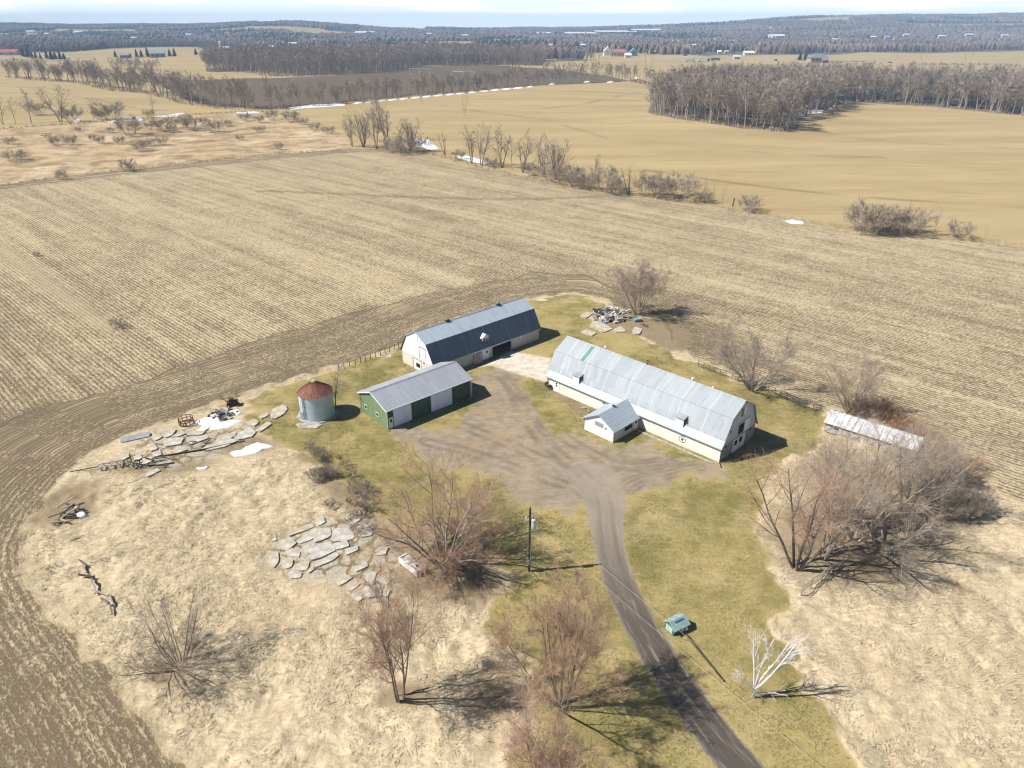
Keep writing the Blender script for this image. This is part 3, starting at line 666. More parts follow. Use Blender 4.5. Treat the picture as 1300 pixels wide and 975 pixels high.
obj('loft_window', MB().box(X, X + .02, 4.65, 5.28, 5.75, 7.1), M_GLASS, barn)
obj('loft_shutter', MB().box(X, X + .06, 5.3, 5.95, 5.72, 7.14), M_SIDING, barn)
obj('hay_hood', MB().bar((BLN - .2, 5, 8.2), (BLN + .55, 5, 8.2), .12, .18), M_TRIMD, barn)
obj('wall_lamp', MB().box(X, X + .2, 1.9, 2.1, 4.25, 4.4).cyl((X + .2, 2.0, 4.4), (X + .2, 2.0, 4.15), .16, .1, 10), M_TRIMW, barn)
for y in (8.3, 1.1): obj('eave_vent', MB().box(X - .03, X + .012, y, y + .42, 1.92, 2.17), M_DARK, barn)
obj('side_door', MB().box(X - .03, X + .03, 1.5, 2.4, .05, 1.95), M_GALV, barn)
obj('foundation', MB().box(12, 33.2, -1.05, -.75, 0, .09), M_CONC, barn)

# ---------------- low annex against its front
ox = Vector((math.cos(R(-44.8)), math.sin(R(-44.8)), 0)); oy = Vector((-ox.y, ox.x, 0))
AO = LB + ox * 13.5 - oy * 6.5; AW, AL = 5.8, 6.49
ann = thing('barn_annex', 'small white gable roofed annex built against the front of the long pale barn', 'outbuilding', (AO.x, AO.y, 0), R(-44.8))
mb = MB().box(0, .16, 0, AL, 0, 2.2).box(.16, AW - .16, 0, .16, 0, 2.2)
mb.add([(0, 0, 2.2), (AW, 0, 2.2), (AW / 2, 0, 3.78), (0, .16, 2.2), (AW, .16, 2.2), (AW / 2, .16, 3.78)], [(0, 1, 2), (5, 4, 3), (0, 2, 5, 3), (2, 1, 4, 5), (0, 3, 4, 1)])
obj('wall', mb, M_SIDING, ann)
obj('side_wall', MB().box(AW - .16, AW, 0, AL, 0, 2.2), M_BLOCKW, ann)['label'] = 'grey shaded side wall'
mb = MB()
for s in (-1, 1):
    e = AW / 2 + s * (AW / 2 + .35); r = AW / 2; ze, zr = 2.04, 3.9
    vs = [(e, -.35, ze), (r, -.35, zr), (r, AL + .75, zr), (e, AL - .05, ze)]; vs = vs + [(a, c, z - .1) for a, c, z in vs]
    mb.add(vs, [(0, 1, 2, 3), (7, 6, 5, 4), (0, 4, 5, 1), (1, 5, 6, 2), (2, 6, 7, 3), (3, 7, 4, 0)])
obj('roof', mb, roof_mat('annex_roof_metal', (.42, .49, .56), metal=.2, rough=.5, panel=.9, panel_var=.04), ann)
obj('vent_pipe', MB().box(AW / 2 - .2, AW / 2 + .2, 3.3, 3.6, 3.85, 4.1), M_TEALD, ann)
window(ann, AW, AW, 2.55, 4.75, .75, 1.75, 'x', .08, .05)
d = obj('door', MB().box(AW, AW + .05, 5.15, 6.1, .05, 1.95), M_WHITE, ann); obj('pane', MB().box(AW + .052, AW + .062, 5.4, 5.85, 1.15, 1.7), M_GLASS, d)
obj('wall_panel', MB().box(2.1, 3.7, -.03, 0, 1.65, 2.4), M_GALV, ann); obj('vent_pipe', MB().box(4.05, 4.4, -.05, 0, 1.75, 1.95), M_TRIMD, ann)
obj('drainpipe', MB().cyl((AW + .06, -.08, 0), (AW + .06, -.08, 2.1), .05, .05, 8), M_TRIMD, ann)
obj('drainpipe', MB().cyl((-.06, -.08, 0), (-.06, -.08, 2.1), .05, .05, 8), M_GALV, ann)

# ---------------- dark roofed barn behind
F0 = Vector((-14.06, 115.09, 0)); DL, DW = 26.5, 9.7
bd = thing('gambrel_barn', 'gambrel barn with dark slate lower roof and white gable behind the green shed', 'barn', F0, R(42.6))
mb = MB().box(0, 14.0, 0, .2, 0, 2.62).box(18.9, DL, 0, .2, 0, 2.62).box(14.0, 18.9, 0, .2, 2.0, 2.62).box(0, DL, DW - .2, DW, 0, 2.6).box(DL - .2, DL, .2, DW - .2, 0, 2.6)
obj('block_wall', mb, M_BLOCKW, bd)
obj('end_wall', MB().box(0, .2, .2, DW - .2, 0, 2.5), block_mat('cream_end_block', (.68, .63, .54), .04, .25), bd)
obj('loft_floor', MB().box(.2, DL - .2, .2, DW - .2, 2.3, 2.5), M_WOODD, bd)
profd = gambrel(DW, 2.6, 1.75, 6.15, 7.8, .38)
for a_, c_ in ((-.03, .12), (DL - .12, DL + .03)):
    mb = MB(); gable_prism(mb, profd, 2.5, a_, c_, DW); obj('gable_wall', mb, M_SIDING, bd)
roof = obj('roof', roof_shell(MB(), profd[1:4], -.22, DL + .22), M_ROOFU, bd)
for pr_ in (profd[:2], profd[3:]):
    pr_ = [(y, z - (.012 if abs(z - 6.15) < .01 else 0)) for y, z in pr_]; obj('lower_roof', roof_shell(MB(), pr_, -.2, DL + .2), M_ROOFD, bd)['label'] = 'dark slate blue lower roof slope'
obj('ridge_cap', MB().extrude_x([(4.62, 7.72), (4.85, 7.85), (5.08, 7.72), (4.85, 7.79)], -.23, DL + .23), M_GALV, roof)
obj('fascia', MB().extrude_x([(-.40, 2.36), (-.33, 2.36), (-.33, 2.50), (-.40, 2.50)], -.21, DL + .21), M_GALV, bd)
for x in (7.2, 19.85):
    c = obj('ridge_vent', MB().box(x - .4, x + .4, 4.6, 5.1, 7.7, 8.05), M_STEEL, bd)
    obj('cap', MB().cyl((x - .1, 4.85, 8.05), (x - .1, 4.85, 8.45), .2, .14, 10), M_GALV, c)
mb = MB().box(11.85, 13.35, .35, 1.5, 3.0, 4.45)
mb.add([(11.85, .35, 4.45), (13.35, .35, 4.45), (12.6, .35, 4.95), (11.85, 1.7, 4.45), (13.35, 1.7, 4.45), (12.6, 1.7, 4.95)], [(0, 1, 2), (5, 4, 3), (0, 2, 5, 3), (2, 1, 4, 5)])
d = obj('dormer', mb, M_WHITE, bd)
window(d, 12.0, 12.56, .35, .35, 3.3, 4.3, 'y', .06, -.04); window(d, 12.64, 13.2, .35, .35, 3.3, 4.3, 'y', .06, -.04)
mb = MB()
for s in (-1, 1):
    vs = [(12.6 + s * .98, .15, 4.32), (12.6, .15, 4.99), (12.6, 1.8, 4.99), (12.6 + s * .98, 1.6, 4.32)]; vs += [(a, c, z + .07) for a, c, z in vs]
    mb.add(vs, [(3, 2, 1, 0), (4, 5, 6, 7), (0, 1, 5, 4), (1, 2, 6, 5), (2, 3, 7, 6), (3, 0, 4, 7)])
obj('roof', mb, M_WHITE, d)
d = obj('door', MB().box(11.45, 13.15, -.06, 0, .05, 2.1), M_WHITE, bd); obj('pane', MB().box(12.35, 12.85, -.075, -.061, 1.25, 1.75), M_GLASS, d)
for x in (8.0, 14.9, 18.0, 24.6): obj('eave_vent', MB().box(x - .22, x + .22, -.03, 0, 2.08, 2.3), M_DARK, bd)
obj('wall_hatch', MB().box(21.2, 21.9, -.04, 0, 1.75, 2.3), M_WHITE, bd)
mb = MB(); mr_ = MB()
obj('hay_door', MB().box(-.10, -.032, 2.1, 3.9, 2.85, 5.05), M_SIDING, bd)
obj('door_trim', MB().box(-.13, -.032, 3.9, 3.99, 2.8, 5.12).box(-.13, -.032, 2.05, 3.9, 5.05, 5.12), M_TRIMD, bd)
obj('loft_door', MB().box(-.09, -.032, 3.35, 4.2, 5.9, 7.0), M_SIDING, bd); obj('door_trim', MB().box(-.11, -.032, 4.2, 4.27, 5.85, 7.0), M_TRIMD, bd)
d = obj('door', MB().box(-.07, -.002, 3.7, 6.0, .05, 2.2), M_WHITE, bd); obj('pane', MB().box(-.085, -.071, 4.0, 5.2, .7, 1.5), M_DARK, d)
obj('door_trim', MB().box(-.12, -.002, 6.0, 6.12, .05, 2.3).box(-.12, -.002, 3.6, 6.0, 2.2, 2.3), M_GALV, bd)
obj('eave_vent', MB().box(-.03, .0, 2.6, 3.0, 2.0, 2.25), M_DARK, bd)

# painted hurdle leaning on that wall
dx_, dy_ = Vector((math.cos(R(42.6)), math.sin(R(42.6)), 0)), Vector((-math.sin(R(42.6)), math.cos(R(42.6)), 0))
q = F0 + dx_ * 9.2 - dy_ * .42
hur = thing('lattice_hurdle', 'red and white lattice hurdle leaning on the dark roofed barn beside its white door', 'gate', q, R(42.6))
mb, mr_ = MB(), MB()
for i in range(6): mb.bar((0, .06 * i, .15 + .32 * i), (2.0, .06 * i, .15 + .32 * i), .04, .17)
for i in range(5): mr_.bar((.2 + .4 * i, -.02, .05), (.2 + .4 * i, .32, 1.95), .16, .03)
obj('board', mb, M_WHITE, hur); obj('upright', mr_, M_RED, hur)

# ---------------- green machine shed
SB = G(492.8, 545.2); SL, SW, SE, SR = 16.6, 8.2, 3.5, 5.2
sh = thing('machine_shed', 'green steel machine shed with pale metal roof and two white sliding doors', 'shed', (SB.x, SB.y, 0), R(41.8))
obj('front_wall', MB().box(0, SL, 0, .12, 0, SE), M_GREEN, sh)  # front in a darker green than the other walls, its shade put into the colour
mb = MB().box(0, .12, .12, SW - .12, 0, SE).box(SL - .12, SL, .12, SW - .12, 0, SE).box(0, SL, SW - .12, SW, 0, SE)
for x in (0, SL - .12):
    mb.extrude_x([(0.02, SE), (SW - .02, SE), (SW / 2, SR - .14)], x, x + .12)
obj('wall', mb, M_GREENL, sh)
pr = [(-.35, SE - .02), (SW / 2, SR), (SW + .35, SE - .02)]
roof = obj('roof', roof_shell(MB(), pr, -.3, SL + .3), M_ROOFS, sh)
obj('ridge_cap', MB().extrude_x([(SW / 2 - .25, SR - .08), (SW / 2, SR + .05), (SW / 2 + .25, SR - .08), (SW / 2, SR - .02)], -.31, SL + .31), M_GALV, roof)
obj('gutter', MB().box(-.3, SL + .3, -.45, -.36, SE - .16, SE - .02), M_TRIMW, sh)
mb = MB()
for s in (0, 1):
    a, c = ((-.34, SE - .14), (SW / 2, SR - .1)) if s == 0 else ((SW / 2, SR - .1), (SW + .34, SE - .14))
    mb.bar((-.32, *a), (-.32, *c), .05, .2)
obj('barge_board', mb, M_TRIMW, sh)
for x0, x1, z1 in ((1.15, 4.42, 3.12), (8.42, 12.6, 3.28)):
    d = obj('sliding_door', MB().box(x0, x1, -.10, -.03, .06, z1), M_DOORW, sh)
    obj('frame', MB().box(x0 - .06, x0, -.13, -.03, .05, z1).box(x1, x1 + .06, -.13, -.03, .05, z1).box(x0 - .06, x1 + .06, -.13, -.03, z1, z1 + .1), M_TRIMW, d)
d = obj('door', MB().box(.22, .95, -.08, 0, .05, 1.95), M_WHITE, sh); obj('pane', MB().box(.42, .78, -.095, -.081, 1.05, 1.7), M_GLASS, d)
for y in (2.5, 5.9): window(sh, 0, 0, y, y + .8, 1.15, 1.85, 'x', .08, -.05)
obj('corner_trim', MB().box(SL - .02, SL + .06, -.07, .1, 0, SE - .16).box(-.06, .06, -.07, -.005, 0, SE - .16), M_TRIMW, sh)
obj('drainpipe', MB().cyl((SL + .1, -.3, 0), (SL + .1, -.3, 3.3), .05, .05, 8), M_TRIMW, sh)

# ---------------- grain bin
SP = G(404, 526)
bin_ = thing('grain_bin', 'round galvanised grain bin with rusty red conical roof', 'silo', (SP.x, SP.y, 0), 0)
m_, t, b = new_mat('bin_wall'); tc = t.new('ShaderNodeTexCoord').outputs['Object']; X_, Y_, Z_ = t.sep(tc)
ang = t.math('ARCTAN2', Y_, X_); wn = t.new('ShaderNodeTexWhiteNoise', noise_dimensions='2D')
t.put(wn.inputs['Vector'], t.xyz(t.math('FLOOR', t.math('MULTIPLY', ang, 2.2)), t.math('FLOOR', t.math('DIVIDE', Z_, .85))))
c = t.mix(wn.outputs['Value'], (.42, .53, .61), (.52, .63, .71)); n_ = t.noise(t.map(tc, (2, 2, .4)), 1.5, 5, .6)
c = t.mix(t.math('MULTIPLY', t.ramp(n_, .5, .72), .4), c, (.42, .44, .45))
rg = t.math('LESS_THAN', t.math('FRACT', t.math('DIVIDE', Z_, .85)), .05); c = t.mix(t.math('MULTIPLY', rg, .4), c, (.3, .32, .34))
t.put(b.inputs['Base Color'], c); b.inputs['Metallic'].default_value = .2; b.inputs['Roughness'].default_value = .5
t.put(b.inputs['Normal'], t.bump(t.math('SINE', t.math('MULTIPLY', Z_, 60)), .3, .02)); M_BIN = m_
o = obj('wall', MB().cyl((0, 0, .12), (0, 0, 4.35), 2.72, 2.72, 48), M_BIN, bin_)
mb = MB(); n = 32
for i in range(n):
    a0, a1 = 2 * math.pi * i / n, 2 * math.pi * (i + 1) / n
    mb.add([(2.86 * math.cos(a0), 2.86 * math.sin(a0), 4.27), (2.86 * math.cos(a1), 2.86 * math.sin(a1), 4.27), (.4 * math.cos(a1), .4 * math.sin(a1), 6.0), (.4 * math.cos(a0), .4 * math.sin(a0), 6.0)], [(0, 1, 2, 3)])
    mb.bar((2.86 * math.cos(a0), 2.86 * math.sin(a0), 4.28), (.4 * math.cos(a0), .4 * math.sin(a0), 6.02), .04, .07)
mb.cyl((0, 0, 4.26), (0, 0, 4.27), 2.85, 2.85, 32)
M_BINR = mat('rusty_red_roof', (.27, .115, .085), .7, .1, var=.3, scale=1.2, col2=(.17, .075, .055))
rf = obj('roof', mb, M_BINR, bin_)
obj('cap', MB().cyl((0, 0, 5.98), (0, 0, 6.22), .42, .38, 16).cyl((0, 0, 6.22), (0, 0, 6.34), .36, .1, 16), mat('tan_cap', (.52, .44, .30), .6), rf)
mb = MB(); la = R(-120); er = Vector((math.cos(la), math.sin(la), 0)); et = Vector((-er.y, er.x, 0))
for s in (-.2, .2): mb.bar(er * 2.82 + et * s + Vector((0, 0, .5)), er * 2.82 + et * s + Vector((0, 0, 4.3)), .05, .05)
for k in range(13): mb.bar(er * 2.82 - et * .2 + Vector((0, 0, .6 + .29 * k)), er * 2.82 + et * .2 + Vector((0, 0, .6 + .29 * k)), .04, .04)
obj('ladder', mb, M_STEEL, bin_)
obj('door', MB().box(-.35, .35, -.03, .03, .3, 1.5, M=Matrix.Translation(er * 2.74 - et * .7) @ Matrix.Rotation(la + math.pi / 2, 4, 'Z')), M_GALV, bin_)
obj('base_slab', MB().prism([(3.3 * math.cos(R(a)) * (1.0 + .06 * (a % 3)), 3.3 * math.sin(R(a)) * 1.0) for a in range(22, 382, 45)], -.05, .14), M_CONC, bin_)
q = SP + Vector((-.6, -3.6, 0))
tag(obj('concrete_slab', MB().prism([(-2.2, .3), (-1.2, -1.2), (1.4, -1.1), (2.2, .2), (.3, .9)], 0, .12), M_CONC), 'pale concrete slab at the foot of the grain bin', 'slab').location = q

# ---------------- long collapsing poultry house under the trees
PQ = G(1046, 547); PL, PW = 12.9, 4.4
ph = thing('poultry_house', 'low collapsing shed with ribbed rusty roof behind the big bare trees', 'shed', (PQ.x, PQ.y, 0), R(-40))
obj('wall', MB().box(0, PL, 0, .12, 0, 1.7).box(PL - .12, PL, .12, PW - .12, 0, 1.7).box(0, PL, PW - .12, PW, 0, 1.7), mat('stained_white_boards', (.55, .53, .50), .8, var=.4), ph)
mb = MB().box(0, .12, .12, PW - .12, 0, 1.7); mb.extrude_x([(.02, 1.7), (PW - .02, 1.7), (PW / 2, 2.65)], 0, .12)
obj('end_wall', mb, M_SIDING, ph)
obj('roof', roof_shell(MB(), [(-.3, 1.65), (PW / 2, 2.8), (PW + .3, 1.65)], -.25, PL + .25, .08), M_ROOFX, ph)
mb = MB()
for i in range(14):
    x = .1 + i * .95; mb.bar((x, -.3, 1.69), (x, PW / 2, 2.84), .16, .05).bar((x, PW / 2, 2.84), (x, PW + .3, 1.69), .16, .05)
obj('batten', mb, mat('pale_battens', (.60, .60, .62), .6, var=.3), ph)
obj('door', MB().box(-.05, 0, 1.6, 2.5, .05, 1.7), M_WOODD, ph)
window(ph, 1.2, 2.2, 0, 0, .7, 1.3, 'y', .07, -.04)
# ------------------------------------------------------------------ things about the yard
def local_poly(o, pts): c = sum((Vector(p) for p in pts), Vector((0, 0, 0))) / len(pts); return c
M_SLAB = mat('weathered_concrete_slab', (.55, .52, .46), .9, var=.22, scale=.9, bump=.35, blotch=.8)
M_SLABW = mat('warm_concrete_slab', (.54, .485, .39), .9, var=.22, scale=.9, bump=.35, blotch=.8)
Z7 = [[(210, 225), (380, 150), (405, 175), (230, 245)], [(275, 280), (410, 200), (430, 215), (405, 260), (300, 300)], [(405, 270), (450, 190), (520, 190), (535, 230), (500, 260), (420, 290)],
      [(535, 265), (570, 195), (650, 190), (705, 230), (690, 265), (560, 285)], [(555, 305), (650, 280), (665, 320), (575, 345)], [(320, 330), (400, 300), (430, 340), (360, 375)],
      [(370, 390), (440, 310), (530, 290), (560, 350), (480, 395), (390, 425)], [(145, 330), (170, 275), (230, 260), (270, 300), (200, 350)], [(165, 385), (240, 340), (300, 365), (290, 400)],
      [(65, 420), (95, 370), (135, 365), (140, 430), (110, 475), (75, 460)], [(160, 450), (190, 420), (245, 425), (240, 470), (190, 490)], [(265, 480), (310, 435), (370, 440), (350, 500), (290, 505)],
      [(210, 530), (250, 500), (315, 520), (300, 555), (240, 560)], [(410, 455), (560, 370), (590, 390), (540, 430), (430, 475)], [(640, 345), (730, 320), (735, 350), (650, 385)], [(700, 490), (790, 435), (810, 470), (730, 510)],
      [(555, 590), (640, 540), (690, 560), (600, 615)], [(635, 640), (700, 590), (745, 610), (680, 660)], [(800, 560), (830, 515), (875, 525), (850, 605), (810, 605)], [(780, 660), (800, 625), (900, 615), (910, 690), (820, 705)],
      [(920, 690), (940, 630), (975, 660), (955, 700)], [(680, 690), (720, 670), (770, 710), (740, 735)], [(880, 580), (920, 540), (965, 560), (950, 610)], [(420, 130), (470, 100), (490, 140), (440, 165)],
      [(645, 120), (690, 85), (750, 120), (700, 155)], [(710, 190), (780, 155), (840, 190), (830, 240), (760, 250)], [(85, 250), (120, 235), (125, 275), (90, 285)], [(350, 510), (390, 470), (410, 490), (370, 520)], [(865, 360), (900, 330), (960, 330), (940, 380), (880, 390)]]
Z5 = [[(475, 340), (540, 310), (610, 310), (590, 350), (500, 365)], [(530, 300), (600, 262), (625, 280), (570, 300)], [(355, 370), (400, 340), (435, 380), (390, 400)], [(390, 300), (440, 285), (470, 300), (420, 325)],
      [(470, 290), (560, 250), (540, 285), (490, 305)], [(520, 400), (610, 375), (640, 390), (560, 415)], [(740, 380), (850, 320), (960, 270), (970, 290), (900, 335), (780, 385)], [(770, 395), (930, 315), (980, 330), (890, 370)],
      [(960, 305), (1060, 240), (1105, 270), (1080, 300), (990, 320)], [(1040, 215), (1100, 180), (1130, 200), (1100, 225)], [(1105, 255), (1190, 200), (1215, 215), (1140, 265)], [(1210, 160), (1230, 110), (1300, 80), (1325, 110), (1290, 150), (1240, 175)],
      [(1130, 160), (1190, 135), (1200, 150), (1150, 175)], [(345, 560), (430, 520), (450, 535), (370, 575)], [(640, 320), (760, 290), (780, 310), (670, 350)], [(395, 415), (450, 395), (460, 425), (410, 440)],
      [(180, 440), (230, 415), (240, 440), (195, 460)], [(270, 440), (310, 420), (330, 445), (290, 465)], [(330, 455), (390, 440), (400, 465), (345, 490)], [(640, 290), (690, 262), (760, 262), (740, 285)]]
RS = random.Random(5)
def slab(pxs, m, label, group, tilt=.03, h=.10):
    pts = [G(*p) for p in pxs]; c = local_poly(None, pts)
    loc = []
    for i, p in enumerate(pts):                       # nibble the edges so that they look broken
        q = pts[(i + 1) % len(pts)]
        loc.append((p - c) * RS.uniform(1.02, 1.09))
        for k in (1, 2, 3, 4): loc.append((lerp(p, q, k / 5) - c) * (RS.uniform(1.03, 1.14) + .03 * (k in (2, 3))))
    o = obj('concrete_slab', MB().prism([(v.x, v.y) for v in loc], -.25, h), m); o.location = (c.x, c.y, .15)
    o.rotation_euler = (RS.gauss(0, tilt), RS.gauss(0, tilt), 0); return tag(o, label, 'slab', group)
for z in Z7: slab([(330 + x / 5.909, 640 + y / 5.909) for x, y in z], RS.choice([M_SLAB, M_SLAB, M_SLABW]), 'broken grey concrete slab lying in the dry grass left of the white wagon box', 'broken slabs left of the white wagon box', h=.02)
for z in Z5: slab([(120 + x / 5.4167, 500 + y / 5.4167) for x, y in z], RS.choice([M_SLABW, M_SLAB]), 'cracked concrete slab of the old floor left of the grain bin', 'slabs of the old floor left of the grain bin', .012, .06)
for z in ([(150, 690), (190, 640), (280, 655), (210, 710)], [(210, 710), (290, 660), (380, 720), (290, 750)], [(60, 755), (120, 725), (215, 755), (170, 790)], [(590, 740), (620, 700), (690, 720), (660, 770), (610, 770)], [(380, 735), (470, 690), (520, 745), (430, 750)], [(50, 580), (120, 545), (180, 560), (110, 605)]):
    slab([(730 + x / 8.125, 330 + y / 8.125) for x, y in z], M_SLABW, 'flat concrete slab beside the rubble heap', 'slabs beside the rubble heap', .01, .05)

# snow that has not melted yet
m_, t, b = new_mat('old_snow'); b.inputs['Roughness'].default_value = .6
t.put(b.inputs['Base Color'], t.mix(t.ramp(t.noise(t.new('ShaderNodeTexCoord').outputs['Object'], 2.5, 4), .35, .6), (.70, .71, .74), (.86, .87, .89))); M_SNOW = m_
def snow(pxs, h=.16):
    pts = [G(*p) for p in pxs]; c = local_poly(None, pts); n = len(pts); dense = []
    for i, p in enumerate(pts):
        q = pts[(i + 1) % n]; L = (q - p).length
        for k in range(3):
            s = lerp(p, q, k / 3); s = s + Vector((RS.gauss(0, .06), RS.gauss(0, .06), 0)) * min(L, 3); dense.append(s - c)
    mb = MB(); N = len(dense)
    vs = [(v.x, v.y, -.1) for v in dense] + [(v.x * .93, v.y * .93, h * .6 + RS.uniform(0, .05)) for v in dense] + [(v.x * .55, v.y * .55, h + RS.uniform(-.04, .06)) for v in dense] + [(0, 0, h)]
    fs = [(k * N + i, k * N + (i + 1) % N, (k + 1) * N + (i + 1) % N, (k + 1) * N + i) for k in (0, 1) for i in range(N)] + [(2 * N + i, 2 * N + (i + 1) % N, 3 * N) for i in range(N)]
    o = obj('snow_patch', mb.add(vs, fs), M_SNOW, smooth=True); o.location = (c.x, c.y, gz(c.x, c.y)); o['kind'] = 'structure'
f5 = lambda L: [(120 + x / 5.4167, 500 + y / 5.4167) for x, y in L]
snow(f5([(690, 265), (735, 225), (695, 185), (780, 160), (850, 150), (870, 190), (900, 205), (980, 180), (1040, 180), (980, 205), (880, 240), (820, 250), (770, 245), (745, 270)]))
snow(f5([(850, 150), (930, 115), (1000, 105), (1020, 130), (990, 150), (930, 150), (870, 165)]))
snow(f5([(930, 405), (960, 395), (1010, 400), (1015, 375), (1090, 345), (1130, 335), (1200, 350), (1240, 365), (1170, 380), (1120, 410), (1030, 425), (965, 435)]))
snow(f5([(705, 515), (780, 500), (790, 510), (715, 525)]))
for z in ([(523, 184), (527, 176), (545, 177), (560, 190), (556, 195), (538, 187)], [(575, 197), (590, 197), (622, 206), (617, 209), (590, 203)], [(1208, 602), (1216, 598), (1222, 592), (1226, 592), (1225, 606), (1214, 607)], [(97, 653), (106, 650), (110, 655), (101, 660)],
          [(152, 154), (160, 150), (180, 150), (182, 153), (168, 155)], [(193, 148), (215, 146), (234, 144), (236, 146), (214, 149)], [(136, 155), (146, 153), (150, 155), (142, 156)], [(1010, 143), (1030, 140), (1046, 141), (1044, 144), (1020, 145)], [(1048, 139), (1058, 134), (1062, 135), (1052, 140)],
          [(997, 281), (1006, 279), (1022, 282), (1020, 285), (1004, 284)], [(92, 154), (101, 152), (103, 155), (95, 156)], [(1066, 129), (1078, 127), (1082, 130), (1070, 132)], [(300, 143), (325, 141), (330, 143), (305, 145)], [(366, 137), (400, 132), (440, 131), (438, 134), (395, 137), (370, 140)]): snow(z, .3)
for i in range(15):
    x = 448 + i * 14.5; y = 130.5 - i * 1.35; snow([(x, y + .8), (x + 5, y - .6), (x + 12, y - 1.2), (x + 13, y + .3), (x + 6, y + 1.3)], .35)
for x, y in ((668, 110), (695, 107), (740, 104), (770, 104), (803, 99)): snow([(x, y + .8), (x + 4, y - .6), (x + 9, y - .6), (x + 9, y + .5), (x + 4, y + 1)], .35)

# utility pole with its transformer
PP = G(672, 725)
up = thing('utility_pole', 'dark wooden utility pole with pale transformer can standing by the lane', 'utility pole', (PP.x, PP.y, 0))
obj('pole', MB().cyl((0, 0, -.2), (0, 0, 9.1), .17, .11, 12), M_WOODD, up)
tr = obj('transformer', MB().cyl((.42, -.05, 6.35), (.42, -.05, 7.5), .27, .27, 14).cyl((.42, -.05, 7.5), (.42, -.05, 7.62), .27, .12, 14), mat('pale_transformer_paint', (.50, .60, .66), .4, var=.1), up)
obj('bushing', MB().cyl((.38, -.05, 7.6), (.38, -.05, 7.95), .05, .03, 8), M_STEEL, tr)
obj('bracket', MB().box(.1, .2, -.1, .1, 6.6, 7.3).bar((0, 0, 8.0), (-.42, -.1, 7.75), .06, .06), M_STEEL, up)
obj('fuse_cutout', MB().cyl((-.42, -.1, 7.4), (-.42, -.1, 7.95), .05, .05, 8).box(-.5, -.36, -.16, -.04, 7.55, 7.65), M_WHITE, up)
obj('insulator', MB().cyl((0, 0, 9.1), (0, 0, 9.35), .06, .05, 8), M_GALV, up)
obj('conduit', MB().cyl((.13, -.14, 0), (.13, -.14, 6.6), .045, .045, 6), M_GALV, up)
obj('meter_box', MB().box(-.32, .02, -.36, -.17, 1.25, 1.85), M_GALV, up)
def wire(a, b_, sag, r=.014, n=24):
    mb = MB(); pr = None
    for i in range(n + 1):
        s = i / n; p = lerp(Vector(a), Vector(b_), s) - Vector((0, 0, sag * 4 * s * (1 - s)))
        if pr is not None: mb.cyl(pr, p, r, r, 5, caps=False)
        pr = p
    return mb
up2 = dup(up, (33.0, 22.0, 0), 0, 1, 'second utility pole further down beside the lane')
for ch in list(up2.children):
    if not ch.name.startswith(('pole', 'insulator')):
        for g_ in list(ch.children): bpy.data.objects.remove(g_)
        bpy.data.objects.remove(ch)
M_WIRE = mat('pale_aluminium_wire', (.42, .37, .27), .5, .2)
tag(obj('power_line', wire((PP.x, PP.y, 9.3), (33, 22, 9.3), .55), M_WIRE), 'upper power line running from the utility pole over the lane', 'power line')
tag(obj('power_line', wire((PP.x + .1, PP.y, 7.1), (33.1, 22, 7.1), .55, .015), M_WIRE), 'lower power line running from the utility pole over the lane', 'power line')

# little pump house
q = G(858, 798)
wh = thing('pump_house', 'tiny green pump house with pale teal metal roof on the lawn by the lane', 'hut', (q.x, q.y, 0), R(30))
mb = MB().box(-.95, .95, -.7, .7, 0, .95); mb.extrude_x([(-.69, .95), (.69, .95), (0, 1.36)], -.949, .949)
obj('wall', mb, clad_mat('teal_boards', (.07, .135, .12), .2, .15), wh)
obj('end_panel', MB().box(-1.0, -.952, -.5, .5, .1, .85), mat('pale_green_panel', (.45, .60, .52), .6), wh)
obj('roof', roof_shell(MB(), [(-.92, .86), (0, 1.48), (.92, .86)], -1.1, 1.1, .06), mat('teal_roof', (.34, .50, .50), .45, .2, var=.14), wh)
obj('roof_strip', MB().bar((-.6, -.2, 1.40), (.6, -.2, 1.40), .2, .02), mat('dark_teal_strip', (.10, .17, .20), .6), wh)
q = G(867, 801)
dr = thing('drum', 'white plastic drum with black hoop beside the pump house', 'drum', (q.x, q.y, .0))
obj('shell', MB().cyl((-.35, 0, .38), (.35, .2, .38), .36, .36, 18), M_WHITE, dr); obj('hoop', MB().cyl((-.08, .06, .38), (.02, .10, .38), .375, .375, 18), M_TRIMD, dr)
a, c = G(872, 808), G(919, 866)
mb = MB(); d = c - a
for i in range(6): mb.cyl(a + d * i / 6 + Vector((0, 0, .14)), a + d * (i + 1) / 6 + Vector((0, 0, .13)), .13 - .008 * i, .122 - .008 * i, 8)
tag(obj('log', mb, M_WOODD), 'long straight dark log lying on the lawn behind the drum', 'log')

# white wagon box under the spreading tree
q = G(523, 722); wg = thing('wagon_box', 'derelict white wagon box with weathered deck lying beside the spreading bare tree', 'wagon', (q.x, q.y, 0), R(-46))
obj('body', MB().box(-1.75, 1.75, -.62, .62, .28, .82).box(-1.75, 1.75, -.62, -.52, .82, 1.0).box(-1.75, -1.6, -.52, .62, .82, .98), M_WHITE, wg)
mb = MB()
for i in range(5): mb.box(-1.58, 1.74, -.50 + .22 * i, -.31 + .22 * i, .83, .87)
obj('deck', mb, mat('chalky_deck_boards', (.56, .53, .49), .8, var=.3, scale=3), wg); obj('tail_board', MB().box(1.752, 1.82, -.60, .60, .3, .92), M_GALV, wg)
obj('hatch', MB().box(.7, 1.0, .05, .3, .872, .92), M_STEEL, wg)
for x in (-1.1, 1.1): obj('bolster', MB().box(x - .1, x + .1, -.8, .8, .02, .27), M_WOODD, wg)
